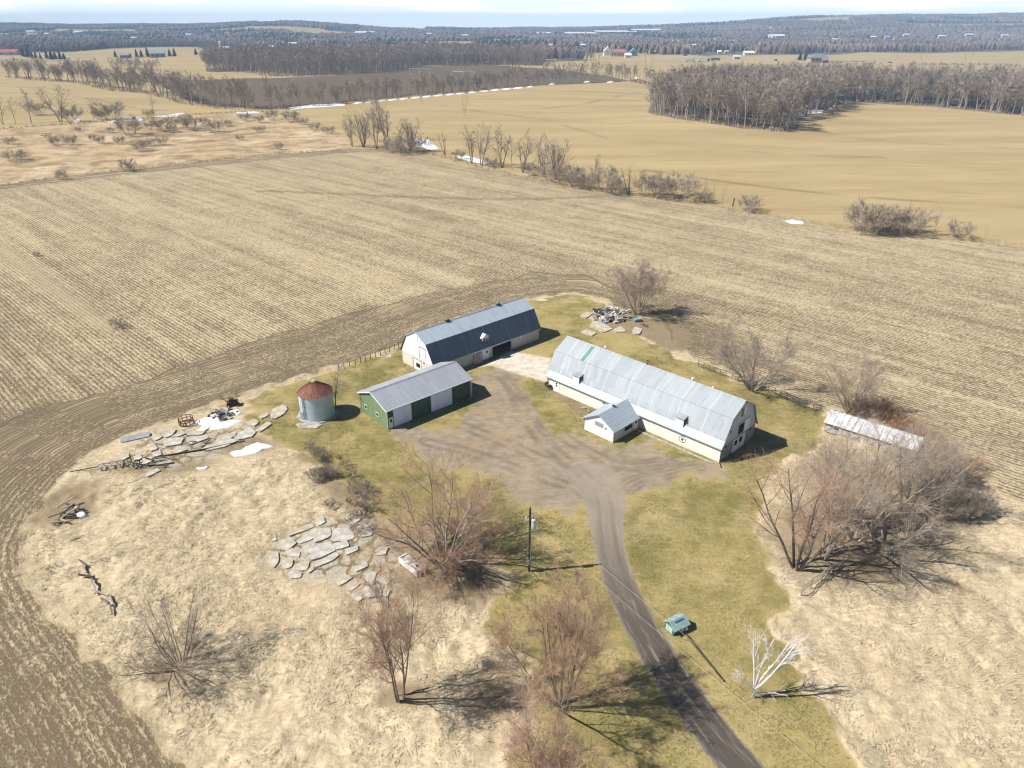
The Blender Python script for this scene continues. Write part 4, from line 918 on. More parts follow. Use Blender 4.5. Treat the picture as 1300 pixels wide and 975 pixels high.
q = G(514, 728); o = obj('plank', MB().box(-1.3, 1.3, -.11, .11, .1, .16), M_WOODP); o.location = q; o.rotation_euler = (0, R(3), R(-52)); tag(o, 'pale plank lying left of the white wagon box', 'plank')

# rail fences
def fence(name, label, pts, posts, rails, h, m, pw=.13, rh=.12, wire_=False):
    pts = [Vector((p[0], p[1], 0)) for p in pts]; o0 = pts[0]
    f = thing(name, label, 'fence', o0); seg = [(pts[i + 1] - pts[i]).length for i in range(len(pts) - 1)]; L = sum(seg); P_ = []
    for k in range(posts):
        s = L * k / (posts - 1); i = 0
        while i < len(seg) - 1 and s > seg[i]: s -= seg[i]; i += 1
        P_.append(lerp(pts[i], pts[i + 1], s / seg[i]) - o0 + Vector((RS.gauss(0, .04), RS.gauss(0, .04), 0)))
    for p in P_:
        hh = h * RS.uniform(.94, 1.08); obj('post', MB().cyl(p + Vector((0, 0, -.2)), p + Vector((RS.gauss(0, .05), RS.gauss(0, .05), hh)), pw / 2, pw / 2 * .85, 7), m, f)
    for i in range(posts - 1):
        for r_ in range(rails):
            if not wire_ and RS.random() < .06: continue
            z = h * (.3 + .62 * r_ / max(rails - 1, 1)); a, c = P_[i], P_[i + 1]
            obj('wire' if wire_ else 'rail', MB().bar(a + Vector((0, 0, z + RS.gauss(0, .03))), c + Vector((0, 0, z + RS.gauss(0, .03))), .02 if wire_ else .05, .02 if wire_ else rh), m if not wire_ else M_STEEL, f)
    return f
fence('rail_fence', 'grey rail fence running between the lawn and the stubble field behind the long pale barn', [G(886, 466), G(915, 477), G(960, 492), G(1000, 508), G(1020, 518)], 19, 3, 1.35, M_WOOD)
fence('metal_gate', 'low dark gate at the end of the rail fence by the collapsing shed', [G(1022, 519), G(1041, 523)], 3, 3, 1.25, M_STEEL, .09, .06)
fence('rail_fence', 'short pale three rail fence under the big bare trees at the edge of the meadow', [G(1017, 757), G(1036, 741), G(1068, 719)], 5, 3, 1.35, M_WOODP, .15, .14)
fence('wire_fence', 'post and wire fence behind the white gable of the dark roofed barn', [G(430, 470), G(452, 463), G(480, 453), G(512, 440)], 14, 2, 1.3, M_WOODD, .14, .02, True)

# rubble heap below the bare tree
M_RUB = [mat('pale_rubble', (.62, .59, .56), .9, var=.25, scale=3), mat('grey_rubble', (.27, .25, .23), .9, var=.35, scale=3), mat('dark_rubble', (.075, .065, .06), .9, var=.3, scale=3)]
def chunk(seed, m):
    r = random.Random(seed); bm = bmesh.new(); bmesh.ops.create_cube(bm, size=1)
    bmesh.ops.subdivide_edges(bm, edges=bm.edges, cuts=1)
    for v in bm.verts: v.co = Vector((v.co.x * 1.0, v.co.y * .75, v.co.z * .45)) * r.uniform(.75, 1.2)
    me = bpy.data.meshes.new('rubble_block'); bm.to_mesh(me); bm.free(); me.materials.append(m); return me
CH = [chunk(i, M_RUB[(0, 0, 1, 1, 2)[i % 5]]) for i in range(10)]
def heap(px, py, wpx, hpx, n, size, label, group, up_=.8):
    c = G(px, py); a = (G(px + wpx, py) - c).length; d = (G(px, py + hpx) - G(px, py - hpx)).length / 2
    for i in range(n):
        rr_ = math.sqrt(RS.random()); th = RS.uniform(0, 6.283); x, y = a * rr_ * math.cos(th), d * rr_ * math.sin(th)
        o = link('rubble_block', RS.choice(CH)); s = RS.uniform(.45, 1.15) * size
        o.location = (c.x + x, c.y + y, max(.1, (1 - rr_) * up_ + .12 * s)); o.scale = (s, s * RS.uniform(.6, 1.1), s * RS.uniform(.6, 1.2)); o.rotation_euler = (RS.gauss(0, .4), RS.gauss(0, .4), RS.uniform(0, 6.28))
        tag(o, label, 'rubble', group)
heap(773, 401, 21, 9, 78, 1.4, 'pale broken block in the rubble heap below the bare tree behind the barns', 'blocks of the rubble heap', .9)
heap(284, 527, 18, 6, 34, .8, 'dark and pale broken stone lying in the snow patch left of the grain bin', 'stones in the snow patch', .4)
def sticks(px, py, wpx, hpx, n, L, w, m, name, label, cat, group, z=.3, ang=None):
    c = G(px, py); a = (G(px + wpx, py) - c).length; d = (G(px, py + hpx) - G(px, py - hpx)).length / 2
    for i in range(n):
        x, y = RS.uniform(-a, a), RS.uniform(-d, d); l = L * RS.uniform(.5, 1.15)
        o = obj(name, MB().box(-l / 2, l / 2, -w / 2, w / 2, -w * .3, w * .3), RS.choice(m)); o.location = (c.x + x, c.y + y, w * .4 + RS.uniform(0, z))
        o.rotation_euler = (RS.gauss(0, .1), RS.gauss(0, .18), RS.uniform(0, 3.14) if ang is None else ang + RS.gauss(0, .35)); tag(o, label, cat, group)
sticks(776, 400, 22, 7, 22, 2.3, .26, [M_WOOD, M_WOODP, M_WHITE], 'plank', 'weathered plank sticking out of the rubble heap below the bare tree', 'plank', 'planks in the rubble heap', .9)
q = G(786, 408); o = obj('crate', MB().box(-.8, .8, -.55, .55, .05, .75).box(-.85, .85, -.6, .6, .75, .8), M_WOODP); o.location = q; o.rotation_euler = (0, 0, .3); tag(o, 'pale boxy crate at the front edge of the rubble heap', 'crate')
q = G(809, 408); tp = thing('trough', 'small blue tub on the bare dirt beside the rubble heap', 'tub', q, .3)
obj('shell', MB().box(-.75, .75, -.45, .45, .1, .6), mat('sky_blue_plastic', (.16, .36, .52), .5), tp); obj('rim', MB().box(-.8, .8, -.5, .5, .6, .66), mat('blue_rim', (.22, .45, .62), .5), tp)
q = G(818, 414); hr = thing('harrow', 'rusty broken farm implement lying on the dirt right of the blue tub', 'farm implement', q, -.9)
obj('frame', MB().bar((-.9, 0, .5), (.9, 0, .15), .12, .12).bar((-.6, -.6, .2), (-.4, .6, .3), .1, .1).bar((.4, -.6, .2), (.5, .6, .2), .1, .1), M_RUST, hr)
for x in (-.5, 0, .5): obj('tine', MB().cyl((x, .3, .3), (x + .2, .4, 0), .04, .02, 6), M_RUST, hr)
# wrecked timbers and machinery in the rough grass
sticks(84, 655, 11, 10, 14, 2.7, .2, [M_WOODD, M_WOOD, M_WOODP], 'beam', 'broken timber beam of the collapsed frame in the dry grass at far left', 'beam', 'beams of the collapsed frame', 1.0)
for i in range(9):
    p = lerp(G(98, 715), G(148, 782), (i + .5) / 9); l = RS.uniform(1.6, 2.6)
    o = obj('fallen_rail', MB().box(-l / 2, l / 2, -.1, .1, -.06, .06), RS.choice([M_WOOD, M_WOODD, M_WOODP])); o.location = (p.x + RS.gauss(0, .25), p.y + RS.gauss(0, .25), .28 + RS.uniform(0, .2))
    d = G(148, 782) - G(98, 715); o.rotation_euler = (0, RS.gauss(0, .08), math.atan2(d.y, d.x) + RS.gauss(0, .22)); tag(o, 'grey fallen rail lying in a broken line across the dry grass', 'rail', 'fallen rails in the dry grass')
def wheel(parent, c, r, m=None, w=.12, axis=(0, 1, 0)):
    ax = Vector(axis); mb = MB(); n = 18; e1 = Vector((0, 0, 1)); e2 = ax.cross(e1)
    for i in range(n):
        a0, a1 = 2 * math.pi * i / n, 2 * math.pi * (i + 1) / n
        mb.bar(Vector(c) + (e1 * math.cos(a0) + e2 * math.sin(a0)) * r, Vector(c) + (e1 * math.cos(a1) + e2 * math.sin(a1)) * r, w, .09)
    for i in range(6): mb.bar(Vector(c), Vector(c) + (e1 * math.cos(i * 1.047) + e2 * math.sin(i * 1.047)) * r, .05, .05)
    return obj('wheel', mb, m or M_STEEL, parent)
q = G(141, 593); im = thing('farm_implement', 'old grey farm implement with iron frame at the left end of the broken floor', 'farm implement', q, R(20))
obj('frame', MB().bar((-1.6, -.5, .5), (1.6, -.5, .5), .16, .1).bar((-1.6, .5, .5), (1.6, .5, .5), .16, .1).bar((-1.0, -.8, .5), (-1.0, .8, .5), .16, .1).bar((.2, -.8, .5), (.2, .8, .5), .16, .1).bar((1.2, -.8, .5), (1.2, .8, .5), .16, .1), M_GALV, im)
for x in (-1.2, -.4, .5, 1.3): obj('tine', MB().bar((x, -.6, .5), (x + .3, -.8, .02), .08, .08).bar((x, .6, .5), (x + .3, .8, .02), .08, .08), M_STEEL, im)
obj('drawbar', MB().bar((-1.6, 0, .45), (-5.2, .3, .2), .1, .1), M_STEEL, im)
q = G(169, 592); iw = thing('farm_implement', 'pair of dark iron wheels on an axle right of the grey farm implement', 'farm implement', q, R(70))
wheel(iw, (0, -.8, .62), .6); wheel(iw, (0, .8, .62), .6); obj('axle', MB().bar((0, -.8, .62), (0, .8, .62), .1, .1).bar((0, 0, .62), (1.6, 0, .3), .1, .1), M_RUST, iw)
q = G(172, 556); sp_ = thing('roof_sheet', 'bent grey metal sheet lying at the top left of the broken floor', 'metal sheet', q, R(28))
obj('sheet', MB().extrude_x([(-.7, .1), (-.2, .38), (.5, .30), (.5, .33), (-.2, .42), (-.7, .14)], -2.0, 2.0), M_GALV, sp_)
q = G(237, 538); hf = thing('hay_feeder', 'rust brown round bale feeder at the left edge of the snow patch', 'feeder', q)
for z in (.15, .65, 1.1):
    mb = MB()
    for i in range(20):
        a0, a1 = .314 * i, .314 * (i + 1); mb.bar((1.1 * math.cos(a0), 1.1 * math.sin(a0), z), (1.1 * math.cos(a1), 1.1 * math.sin(a1), z), .09, .09)
    obj('ring', mb, M_RUST, hf)
mb = MB()
for i in range(10): a0 = .628 * i; mb.bar((1.1 * math.cos(a0), 1.1 * math.sin(a0), .05), (1.1 * math.cos(a0), 1.1 * math.sin(a0), 1.15), .08, .08)
obj('bar', mb, M_RUST, hf)
q = G(296, 515); mw = thing('farm_implement', 'dark purple brown mower carcass behind the snow patch', 'farm implement', q, .4)
obj('body', MB().box(-.9, .9, -.5, .5, .3, .9).box(-.5, .3, -.35, .35, .9, 1.35), mat('dark_purple_rust', (.06, .035, .04), .7), mw)
obj('arm', MB().bar((-.8, 0, .9), (-1.9, .2, 2.1), .08, .08).bar((.6, 0, .9), (.9, .1, 2.6), .07, .07), M_STEEL, mw); wheel(mw, (-.6, -.6, .45), .45); wheel(mw, (.6, -.6, .45), .45)
q = G(262, 571); lo = obj('log', MB().cyl((-6, -2.0, .15), (0, 0, .16), .09, .12, 8).cyl((0, 0, .16), (5, 2.4, .15), .12, .08, 8), M_WOODD); lo.location = q; tag(lo, 'long dark log lying across the slabs below the snow patch', 'log')
sticks(255, 566, 14, 4, 6, 1.8, .14, [M_WOODD, M_WOOD], 'plank', 'grey plank beside the long dark log on the broken floor', 'plank', 'planks on the broken floor', .35, R(22))
sticks(195, 588, 22, 6, 10, 2.2, .16, [M_WOODD, M_WOOD, M_STEEL], 'plank', 'thin scrap stick between the iron wheels and the dark log', 'plank', 'scrap sticks on the broken floor', .3, R(15))
# against the long barn
for k, (px_, py_) in enumerate(((695.5, 490.5), (700, 494))):
    q = G(px_, py_); ty = thing('tyre', ('black tyre leaning at the left corner of the long pale barn', 'second black tyre flat against the wall of the long pale barn')[k], 'tyre', (q.x, q.y, 0), R(-44.8)); 
    mb = MB()
    for i in range(16):
        a0, a1 = .3927 * i, .3927 * (i + 1); mb.bar((.38 * math.cos(a0), -.25, .48 + .38 * math.sin(a0)), (.38 * math.cos(a1), -.25, .48 + .38 * math.sin(a1)), .2, .2)
    obj('tread', mb, M_TRIMD, ty); obj('hub', MB().cyl((0, -.22, .48), (0, -.18, .48), .2, .2, 12), M_DARK if k else M_GALV, ty)
for dx0, lab in ((11.3, 'brown wooden pallet standing against the cream wall near the annex'), (12.6, 'second wooden pallet leaning next to the annex corner')):
    q = LB + ox * dx0 - oy * (.9 if dx0 > 12 else 1.5); pl = thing('pallet', lab, 'pallet', (q.x, q.y, .05), R(-20)); mb = MB()
    for i in range(5): mb.box(-.6, .6, -.5 + .22 * i, -.36 + .22 * i, .28, .32)
    obj('deck', mb, M_WOOD, pl); obj('bearer', MB().box(-.6, -.5, -.5, .5, .0, .28).box(-.05, .05, -.5, .5, 0, .28).box(.5, .6, -.5, .5, 0, .28), M_WOODD, pl)
q = G(740, 519); tag(obj('rubble_block', MB().box(-.4, .4, -.25, .25, 0, .25), M_CONC), 'pale block on the ground in front of the pallets', 'rubble').location = q
# ------------------------------------------------------------------ bare trees and shrubs
def twig_mat(name, col, col2, rough=.9):
    m, t, b = new_mat(name)
    n = t.noise(t.new('ShaderNodeTexCoord').outputs['Object'], .8, 3, .6)
    info = t.new('ShaderNodeObjectInfo').outputs['Random']
    c = t.mix(t.ramp(n, .36, .64), col, col2)
    c = t.mix(t.math('MULTIPLY', info, .35), c, tuple(k * .62 for k in col))
    t.put(b.inputs['Base Color'], c); b.inputs['Roughness'].default_value = rough; b.inputs['Specular IOR Level'].default_value = .05
    return m
M_BARK = twig_mat('grey_bark', (.27, .23, .185), (.44, .39, .32))
M_BARKD = twig_mat('dark_bark', (.14, .12, .10), (.25, .215, .18))
M_TWIG = twig_mat('grey_twigs', (.33, .27, .21), (.47, .395, .31))
M_TWIGP = twig_mat('pinkish_twigs', (.36, .275, .21), (.48, .38, .30))
M_TWIGR = twig_mat('red_budded_twigs', (.43, .265, .18), (.50, .35, .25))
M_TWIGB = twig_mat('rust_brown_stems', (.36, .19, .11), (.45, .285, .185))
M_TWIGW = twig_mat('woodlot_twigs', (.28, .235, .19), (.43, .37, .305))
M_BARKW = twig_mat('woodlot_bark', (.29, .25, .205), (.46, .40, .335))
M_BIRCH = twig_mat('white_bark', (.66, .63, .62), (.82, .80, .80))
M_NEEDLE = twig_mat('dark_needles', (.022, .038, .022), (.045, .065, .035))

UPV = Vector((0, 0, 1))
def perp(d, rng):
    while True:
        a = Vector((rng.gauss(0, 1), rng.gauss(0, 1), rng.gauss(0, 1))); a -= d * a.dot(d)
        if a.length > .05: return a.normalized()
class Tree:
    """limbs down to level tube_lv become tapered tubes, everything finer becomes slim twigs"""
    def __init__(s, seed): s.rng = random.Random(seed); s.br = []; s.tw = []
    def limb(s, p, d, L, r, lv, S):
        rng = s.rng; n = S['seg'][min(lv, len(S['seg']) - 1)]; pts, rr, ds = [p], [r], [d]
        wob, trop = S['wob'][min(lv, len(S['wob']) - 1)], S['trop'][min(lv, len(S['trop']) - 1)]
        for i in range(n):
            d = (d + Vector((rng.gauss(0, wob), rng.gauss(0, wob), rng.gauss(0, wob))) + UPV * trop).normalized()
            p = p + d * (L / n)
            if p.z < .05: p = Vector((p.x, p.y, .05)); d = Vector((d.x, d.y, abs(d.z) * .3 + .05)).normalized()
            pts.append(p); ds.append(d); rr.append(r * (1 - (i + 1) / n * .72))
        s.br.append((lv, pts, rr))
        if lv < S['lv']:
            k_ = S['kids'][lv]; st = S['start'][lv]
            for k in range(k_):
                t_ = st + (1 - st) * min(.999, (k + rng.random()) / k_); f = t_ * n; i = min(int(f), n - 1); q = pts[i].lerp(pts[i + 1], f - i)
                dd = ds[i]; a = R(rng.uniform(*S['ang'][lv])); nd = (dd * math.cos(a) + perp(dd, rng) * math.sin(a)).normalized()
                s.limb(q, nd, L * S['shr'][lv] * (1.2 - .65 * t_) * rng.uniform(.7, 1.25), max(rr[i] * S.get('rk', .55), .006), lv + 1, S)
        if lv >= S['twlv']:
            for k in range(S['tw']):
                f = (.15 + .85 * rng.random()) * n; i = min(int(f), n - 1); q = pts[i].lerp(pts[i + 1], f - i)
                a = R(rng.uniform(15, 60)); nd = (ds[i] * math.cos(a) + perp(ds[i], rng) * math.sin(a) + UPV * S.get('twup', .15)).normalized()
                s.tw.append((q, q + nd * S['twl'] * rng.uniform(.5, 1.3), S['tww'] * rng.uniform(.7, 1.3)))
    def stems(s, n, inc, L, r, S, ring=.3, az=None, bias=None):
        for k in range(n):
            th = (k + s.rng.uniform(-.3, .3)) * 6.283 / n if az is None else R(s.rng.uniform(*az)); a = R(s.rng.uniform(*inc))
            d = Vector((math.cos(th) * math.sin(a), math.sin(th) * math.sin(a), math.cos(a)))
            s.limb(Vector((math.cos(th) * ring * (n > 1), math.sin(th) * ring * (n > 1), -.1)), d, L * s.rng.uniform(.8, 1.1), r * s.rng.uniform(.75, 1.1), 0, S)
    def meshes(s, split, sides=(6, 5, 4, 3, 3)):
        A, B = MB(), MB()
        for lv, pts, rr in s.br:
            mb = A if lv <= split else B; k = sides[min(lv, len(sides) - 1)]; base = len(mb.v); d = (pts[-1] - pts[0]).normalized()
            e1 = d.cross(UPV if abs(d.z) < .9 else Vector((1, 0, 0))).normalized(); e2 = d.cross(e1); n = len(pts)
            for p, r in zip(pts, rr):
                for j in range(k):
                    c_, s_ = math.cos(6.283 * j / k), math.sin(6.283 * j / k); mb.v.append((p.x + (e1.x * c_ + e2.x * s_) * r, p.y + (e1.y * c_ + e2.y * s_) * r, p.z + (e1.z * c_ + e2.z * s_) * r))
            for i in range(n - 1):
                for j in range(k): mb.f.append((base + i * k + j, base + i * k + (j + 1) % k, base + (i + 1) * k + (j + 1) % k, base + (i + 1) * k + j)); mb.m.append(0)
        for a, c, w in s.tw:
            d = (c - a).normalized(); e = perp(d, s.rng) * w / 2; b0 = len(B.v)
            B.v += [tuple(a - e), tuple(a + e), tuple(c)]; B.f.append((b0, b0 + 1, b0 + 2)); B.m.append(0)
        return A, B
def put_tree(name, label, loc, tr, split, bark, twig, cat='tree', group=None, rz=0, parts=('trunk', 'crown')):
    A, B = tr.meshes(split); r = thing(name, label, cat, loc, rz, group)
    link(parts[0], A.mesh(parts[0], bark, True, False), r); link(parts[1], B.mesh(parts[1], twig, False, False), r); return r
def height_at(base, py):
    """height that reaches photo row py above a ground point"""
    px = 650; d = ray(px, py); t_ = base.y / d[1]; return CAM_H + t_ * d[2] - base.z

VASE = dict(seg=(7, 5, 4, 3), wob=(.055, .10, .13, .15), trop=(.02, .045, .05, .04), kids=(9, 7, 5), start=(.25, .2, .15), ang=((22, 50), (25, 55), (25, 60)), shr=(.50, .5, .5), lv=3, twlv=2, tw=5, twl=.85, tww=.018, rk=.50)
def tree_from(px, py, top, seed, n, inc, S, r=.14, lean=1.0, **kw):
    p = G(px, py); h = height_at(p, top); T = Tree(seed); L = h * lean * .80; S = dict(S); S['twl'] = S['twl'] * max(.6, h / 11); T.stems(n, inc, L, r, S, **kw); return p, T
p, T = tree_from(427, 520, 466, 11, 1, (3, 6), dict(VASE, kids=(9, 5, 4), start=(.3, .2, .15)), .13, .95); put_tree('bare_tree', 'small bare grey tree behind the grain bin', p, T, 1, M_BARKD, M_TWIG)
p, T = tree_from(809, 399, 340, 12, 9, (6, 32), dict(VASE, tw=7, tww=.022), .11, 1.1); put_tree('bare_tree', 'bare pinkish many stemmed tree behind the rubble heap', p, T, 1, M_BARK, M_TWIGP)
p, T = tree_from(955, 496, 418, 13, 6, (6, 40), dict(VASE, kids=(9, 7, 5), tw=6, tww=.02), .15, 1.08); put_tree('bare_tree', 'rounded bare grey tree standing in the rail fence behind the long pale barn', p, T, 1, M_BARK, M_TWIG)
p, T = tree_from(1078, 526, 460, 14, 7, (8, 36), dict(VASE, tw=5), .10, 1.1); put_tree('bare_tree', 'thin bare pinkish tree behind the left end of the collapsing shed', p, T, 1, M_BARK, M_TWIGP)
BIG = dict(VASE, kids=(9, 7, 4), tw=3, twl=1.0, start=(.28, .2, .15), ang=((25, 58), (25, 60), (25, 65)))
for px, py, top, sd, n, inc, lab, tm in ((1012, 720, 568, 21, 6, (8, 46), 'big bare tree with leaning dark trunks at the left of the right hand clump', M_TWIGR), (1047, 706, 548, 22, 3, (4, 24), 'tall straight bare tree second from the left in the right hand clump', M_TWIG),
      (1086, 684, 528, 23, 5, (8, 44), 'largest spreading bare tree in the middle of the right hand clump', M_TWIG), (1120, 700, 612, 24, 6, (35, 72), 'low sprawling bare tree with pale limbs at the front of the right hand clump', M_TWIG), (1150, 652, 545, 25, 5, (8, 40), 'dense bare grey tree at the right of the right hand clump', M_TWIG), (1068, 664, 536, 27, 4, (5, 30), 'upright bare tree at the back of the right hand clump', M_TWIGP),
      (1182, 622, 548, 26, 7, (10, 40), 'bushy bare tree at the far right of the right hand clump', M_TWIGP)):
    p, T = tree_from(px, py, top, sd, n, inc, BIG, .2, .98, ring=.5); put_tree('bare_tree', lab, p, T, 1, M_BARK if sd != 21 else M_BARKD, tm)
SPRAWL = dict(BIG, wob=(.12, .14, .15, .15), trop=(.035, .06, .05, .04), tw=4)
p, T = tree_from(562, 712, 598, 31, 9, (14, 58), SPRAWL, .17, 1.12, ring=.6); T.stems(7, (55, 80), 7.0, .13, dict(SPRAWL, trop=(.03, .05, .05, .04)), ring=.5, az=(-110, 125)); put_tree('bare_tree', 'wide sprawling many stemmed bare tree beside the white wagon box', p, T, 1, M_BARK, M_TWIGR)
RED = dict(VASE, trop=(.05, .06, .06, .05), ang=((16, 42), (20, 48), (20, 55)), tw=6, twl=.85)
p, T = tree_from(508, 888, 752, 41, 5, (4, 26), RED, .11, 1.05, ring=.35); put_tree('bare_tree', 'slender four stemmed bare tree with reddish twigs in the dry grass', p, T, 1, M_BARKD, M_TWIGR)
p, T = tree_from(714, 898, 760, 42, 8, (6, 46), RED, .11, 1.08, ring=.35); put_tree('bare_tree', 'bare tree with a reddish haze of twigs left of the lane', p, T, 1, M_BARKD, M_TWIGR)
p, T = tree_from(702, 1052, 925, 43, 7, (6, 34), dict(RED, tw=7), .11, 1.0, ring=.35); put_tree('bare_tree', 'reddish bare crown rising from the bottom edge below the other red tree', p, T, 1, M_BARKD, M_TWIGR)
BUSH = dict(VASE, kids=(6, 5, 3), start=(.2, .2, .2), trop=(.03, .04, .04, .03), tw=3, twl=.6, tww=.028)
p, T = tree_from(228, 846, 760, 51, 16, (5, 60), BUSH, .06, 1.0, ring=.5); T.stems(5, (70, 85), 4.0, .05, BUSH, ring=.4); put_tree('bare_bush', 'large many stemmed bare bush alone in the dry grass at lower left', p, T, 0, M_BARKD, M_TWIG, 'bush', parts=('stem', 'crown'))
BIR = dict(VASE, kids=(6, 5, 3), start=(.3, .25, .2), ang=((18, 42), (25, 50), (25, 60)), shr=(.40, .5, .5), lv=2, twlv=1, tw=5, twl=.5, tww=.02, trop=(.02, .03, .02), wob=(.05, .09, .1), rk=.6)
p = G(955, 886); T = Tree(62); S = BIR
T.limb(Vector((0, 0, -.1)), Vector((.02, 0, 1)), 1.35, .2, 3, S)
for az, inc, L, r_ in ((120, 12, 8.2, .1), (60, 10, 7.4, .1), (20, 22, 8.3, .11), (350, 34, 8.8, .12), (190, 48, 4.2, .06)):
    d = Vector((math.cos(R(az)) * math.sin(R(inc)), math.sin(R(az)) * math.sin(R(inc)), math.cos(R(inc)))); T.limb(Vector((.0, 0, 1.1)), d, L * .80, r_, 0, S)
T.limb(Vector((.1, 0, .7)), Vector((.97, -.12, .12)), 2.9, .085, 1, S)
put_tree('birch_tree', 'white barked leafless birch on the lawn right of the lane', p, T, 0, M_BIRCH, M_BIRCH)

# ---------------- shared shrubs
def shrub_mesh(seed, n, h, twig, inc=(6, 42), tw=5, tww=.03):
    T = Tree(seed); T.stems(n, inc, h, .03, dict(BUSH, kids=(5, 4, 2), lv=2, twlv=1, tw=tw, twl=h * .28, tww=tww), ring=h * .22)
    A, B = T.meshes(-1); return B.mesh('shrub', twig, False, False)
SHR = {'brown': [shrub_mesh(70 + i, 11, 2.6, M_TWIGB) for i in range(3)], 'grey': [shrub_mesh(80 + i, 12, 2.6, M_TWIG, tw=5, tww=.035) for i in range(4)], 'dark': [shrub_mesh(90 + i, 9, 1.6, M_BARKD) for i in range(2)]}
def shrub(kind, loc, sc, label, group=None, zs=1.0):
    o = link('shrub', RS.choice(SHR[kind])); o.location = loc; o.scale = (sc, sc, sc * zs); o.rotation_euler = (0, 0, RS.uniform(0, 6.28)); return tag(o, label, 'shrub', group)
for i in range(34):
    s = RS.random(); q = lerp(G(1082, 519), G(1222, 606), s) + Vector((RS.gauss(0, 1.6), RS.gauss(0, 1.6), 0)); q = q + Vector((.9, .9, 0)) * (1.2 if s < .7 else 0)
    shrub('brown', q, RS.uniform(.6, .95), 'rust brown leafless shrub in the thicket behind the collapsing shed', 'rust brown thicket')
for i in range(12):
    q = lerp(G(1165, 600), G(1225, 655), RS.random()) + Vector((RS.gauss(0, 2.5), RS.gauss(0, 2), 0)); shrub('grey', q, RS.uniform(.6, 1.05), 'grey bare shrub in the tangle right of the collapsing shed', 'grey tangle')
for i in range(30):
    q = lerp(G(395, 580), G(478, 668), RS.random()) + Vector((RS.gauss(0, 1.6), RS.gauss(0, 1.2), 0)); shrub(RS.choice(['dark', 'grey']), q, RS.uniform(.3, .6), 'low brown bramble at the edge of the lawn left of the sprawling tree', 'brambles at the lawn edge')
for i in range(12):
    q = G(568, 712) + Vector((RS.uniform(-1.5, 4.5), RS.gauss(0, 2.0), 0)); shrub('dark', q, RS.uniform(.5, .9), 'low tangle of suckers round the foot of the sprawling tree', 'suckers under the sprawling tree')
shrub('grey', G(150, 415), .85, 'lone dark bush at the end of the pale strip in the stubble field', None, .7)
shrub('grey', G(47, 325), .5, 'tiny bush in the pale strip near the left edge of the stubble field', None, .7)

# ---------------- trees of the hedgerows and woods
def wood_tree(seed, h=16, inc=(0, 7), n=1, start=.3, shr=.42, tww=.10, tw=7, ang=(22, 52), kids=(11, 5), r=.22):
    T = Tree(seed); S = dict(seg=(6, 4, 3), wob=(.05, .12, .14), trop=(.03, .07, .05), kids=kids, start=(start, .2), ang=(ang, (22, 55)), shr=(shr, .5), lv=2, twlv=1, tw=tw, twl=h * .085, tww=tww, rk=.5, twup=.25)
    T.stems(n, inc, h * .86, r, S); return T
def one_mesh(T, name, bark, twig):
    A, B = T.meshes(1, (5, 3, 3)); o = len(A.v); A.v += B.v; A.f += [tuple(i + o for i in f) for f in B.f]; A.m += [1] * len(B.f); return A.mesh(name, [bark, twig], False, False)
WOODV = [one_mesh(wood_tree(200 + i, 16, start=.22 + .05 * (i % 4), shr=.34 + .04 * (i % 3), n=1 + (i % 3 == 2), inc=(0, 6 + 6 * (i % 3 == 2))), 'bare_tree', [M_BARKW, M_BARK, M_BARKD][i % 3], M_TWIGW if i % 2 else M_TWIG) for i in range(9)]
def hedge_proto(seed, **k):
    return wood_tree(seed, **k)
HP = []
for i, k in enumerate((dict(n=1, start=.3, shr=.5, ang=(25, 60), kids=(12, 6)), dict(n=2, inc=(4, 16), start=.25, shr=.46, ang=(25, 58)), dict(n=4, inc=(5, 22), start=.25, shr=.42), dict(n=3, inc=(3, 13), start=.35, shr=.34), dict(n=1, start=.28, shr=.40, ang=(20, 46)), dict(n=5, inc=(8, 32), start=.2, shr=.40))):
    A, B = wood_tree(300 + i, 16, tww=.075, tw=5, **k).meshes(1, (6, 4, 3)); HP.append((A.mesh('trunk', M_BARKD if i % 2 else M_BARK, False, False), B.mesh('crown', M_TWIG, False, False)))
A, B = wood_tree(320, 16, n=3, inc=(5, 30), start=.45, shr=.25, tw=1, kids=(5, 3), r=.3).meshes(1, (6, 4, 3)); DEADP = (A.mesh('trunk', M_BARKD, False, False), B.mesh('crown', M_TWIG, False, False))
A, B = wood_tree(321, 16, n=2, inc=(1, 6), start=.15, shr=.16, tw=2, kids=(9, 3), r=.12).meshes(1, (5, 3, 3)); SAPP = (A.mesh('trunk', M_BARK, False, False), B.mesh('crown', M_TWIG, False, False))
def hedge_tree(px, py, hpx, kind, label, name='bare_tree', group=None, wide=1.0):
    p = G(px, py); s = hpx * mpp(p) * 1.04 / 16.0; A, B = {'d': DEADP, 's': SAPP}.get(kind) or HP[kind]
    r = thing(name, label, 'tree', p, RS.uniform(0, 6.28), group); r.scale = (s * wide, s * wide, s); link('trunk', A, r); link('crown', B, r); return r
def shrub_px(px, py, hpx, label, kind='grey', zs=.8, group=None):
    p = G(px, py); s = hpx * mpp(p) / (2.4 * zs); shrub(kind, p, s, label, group, zs)

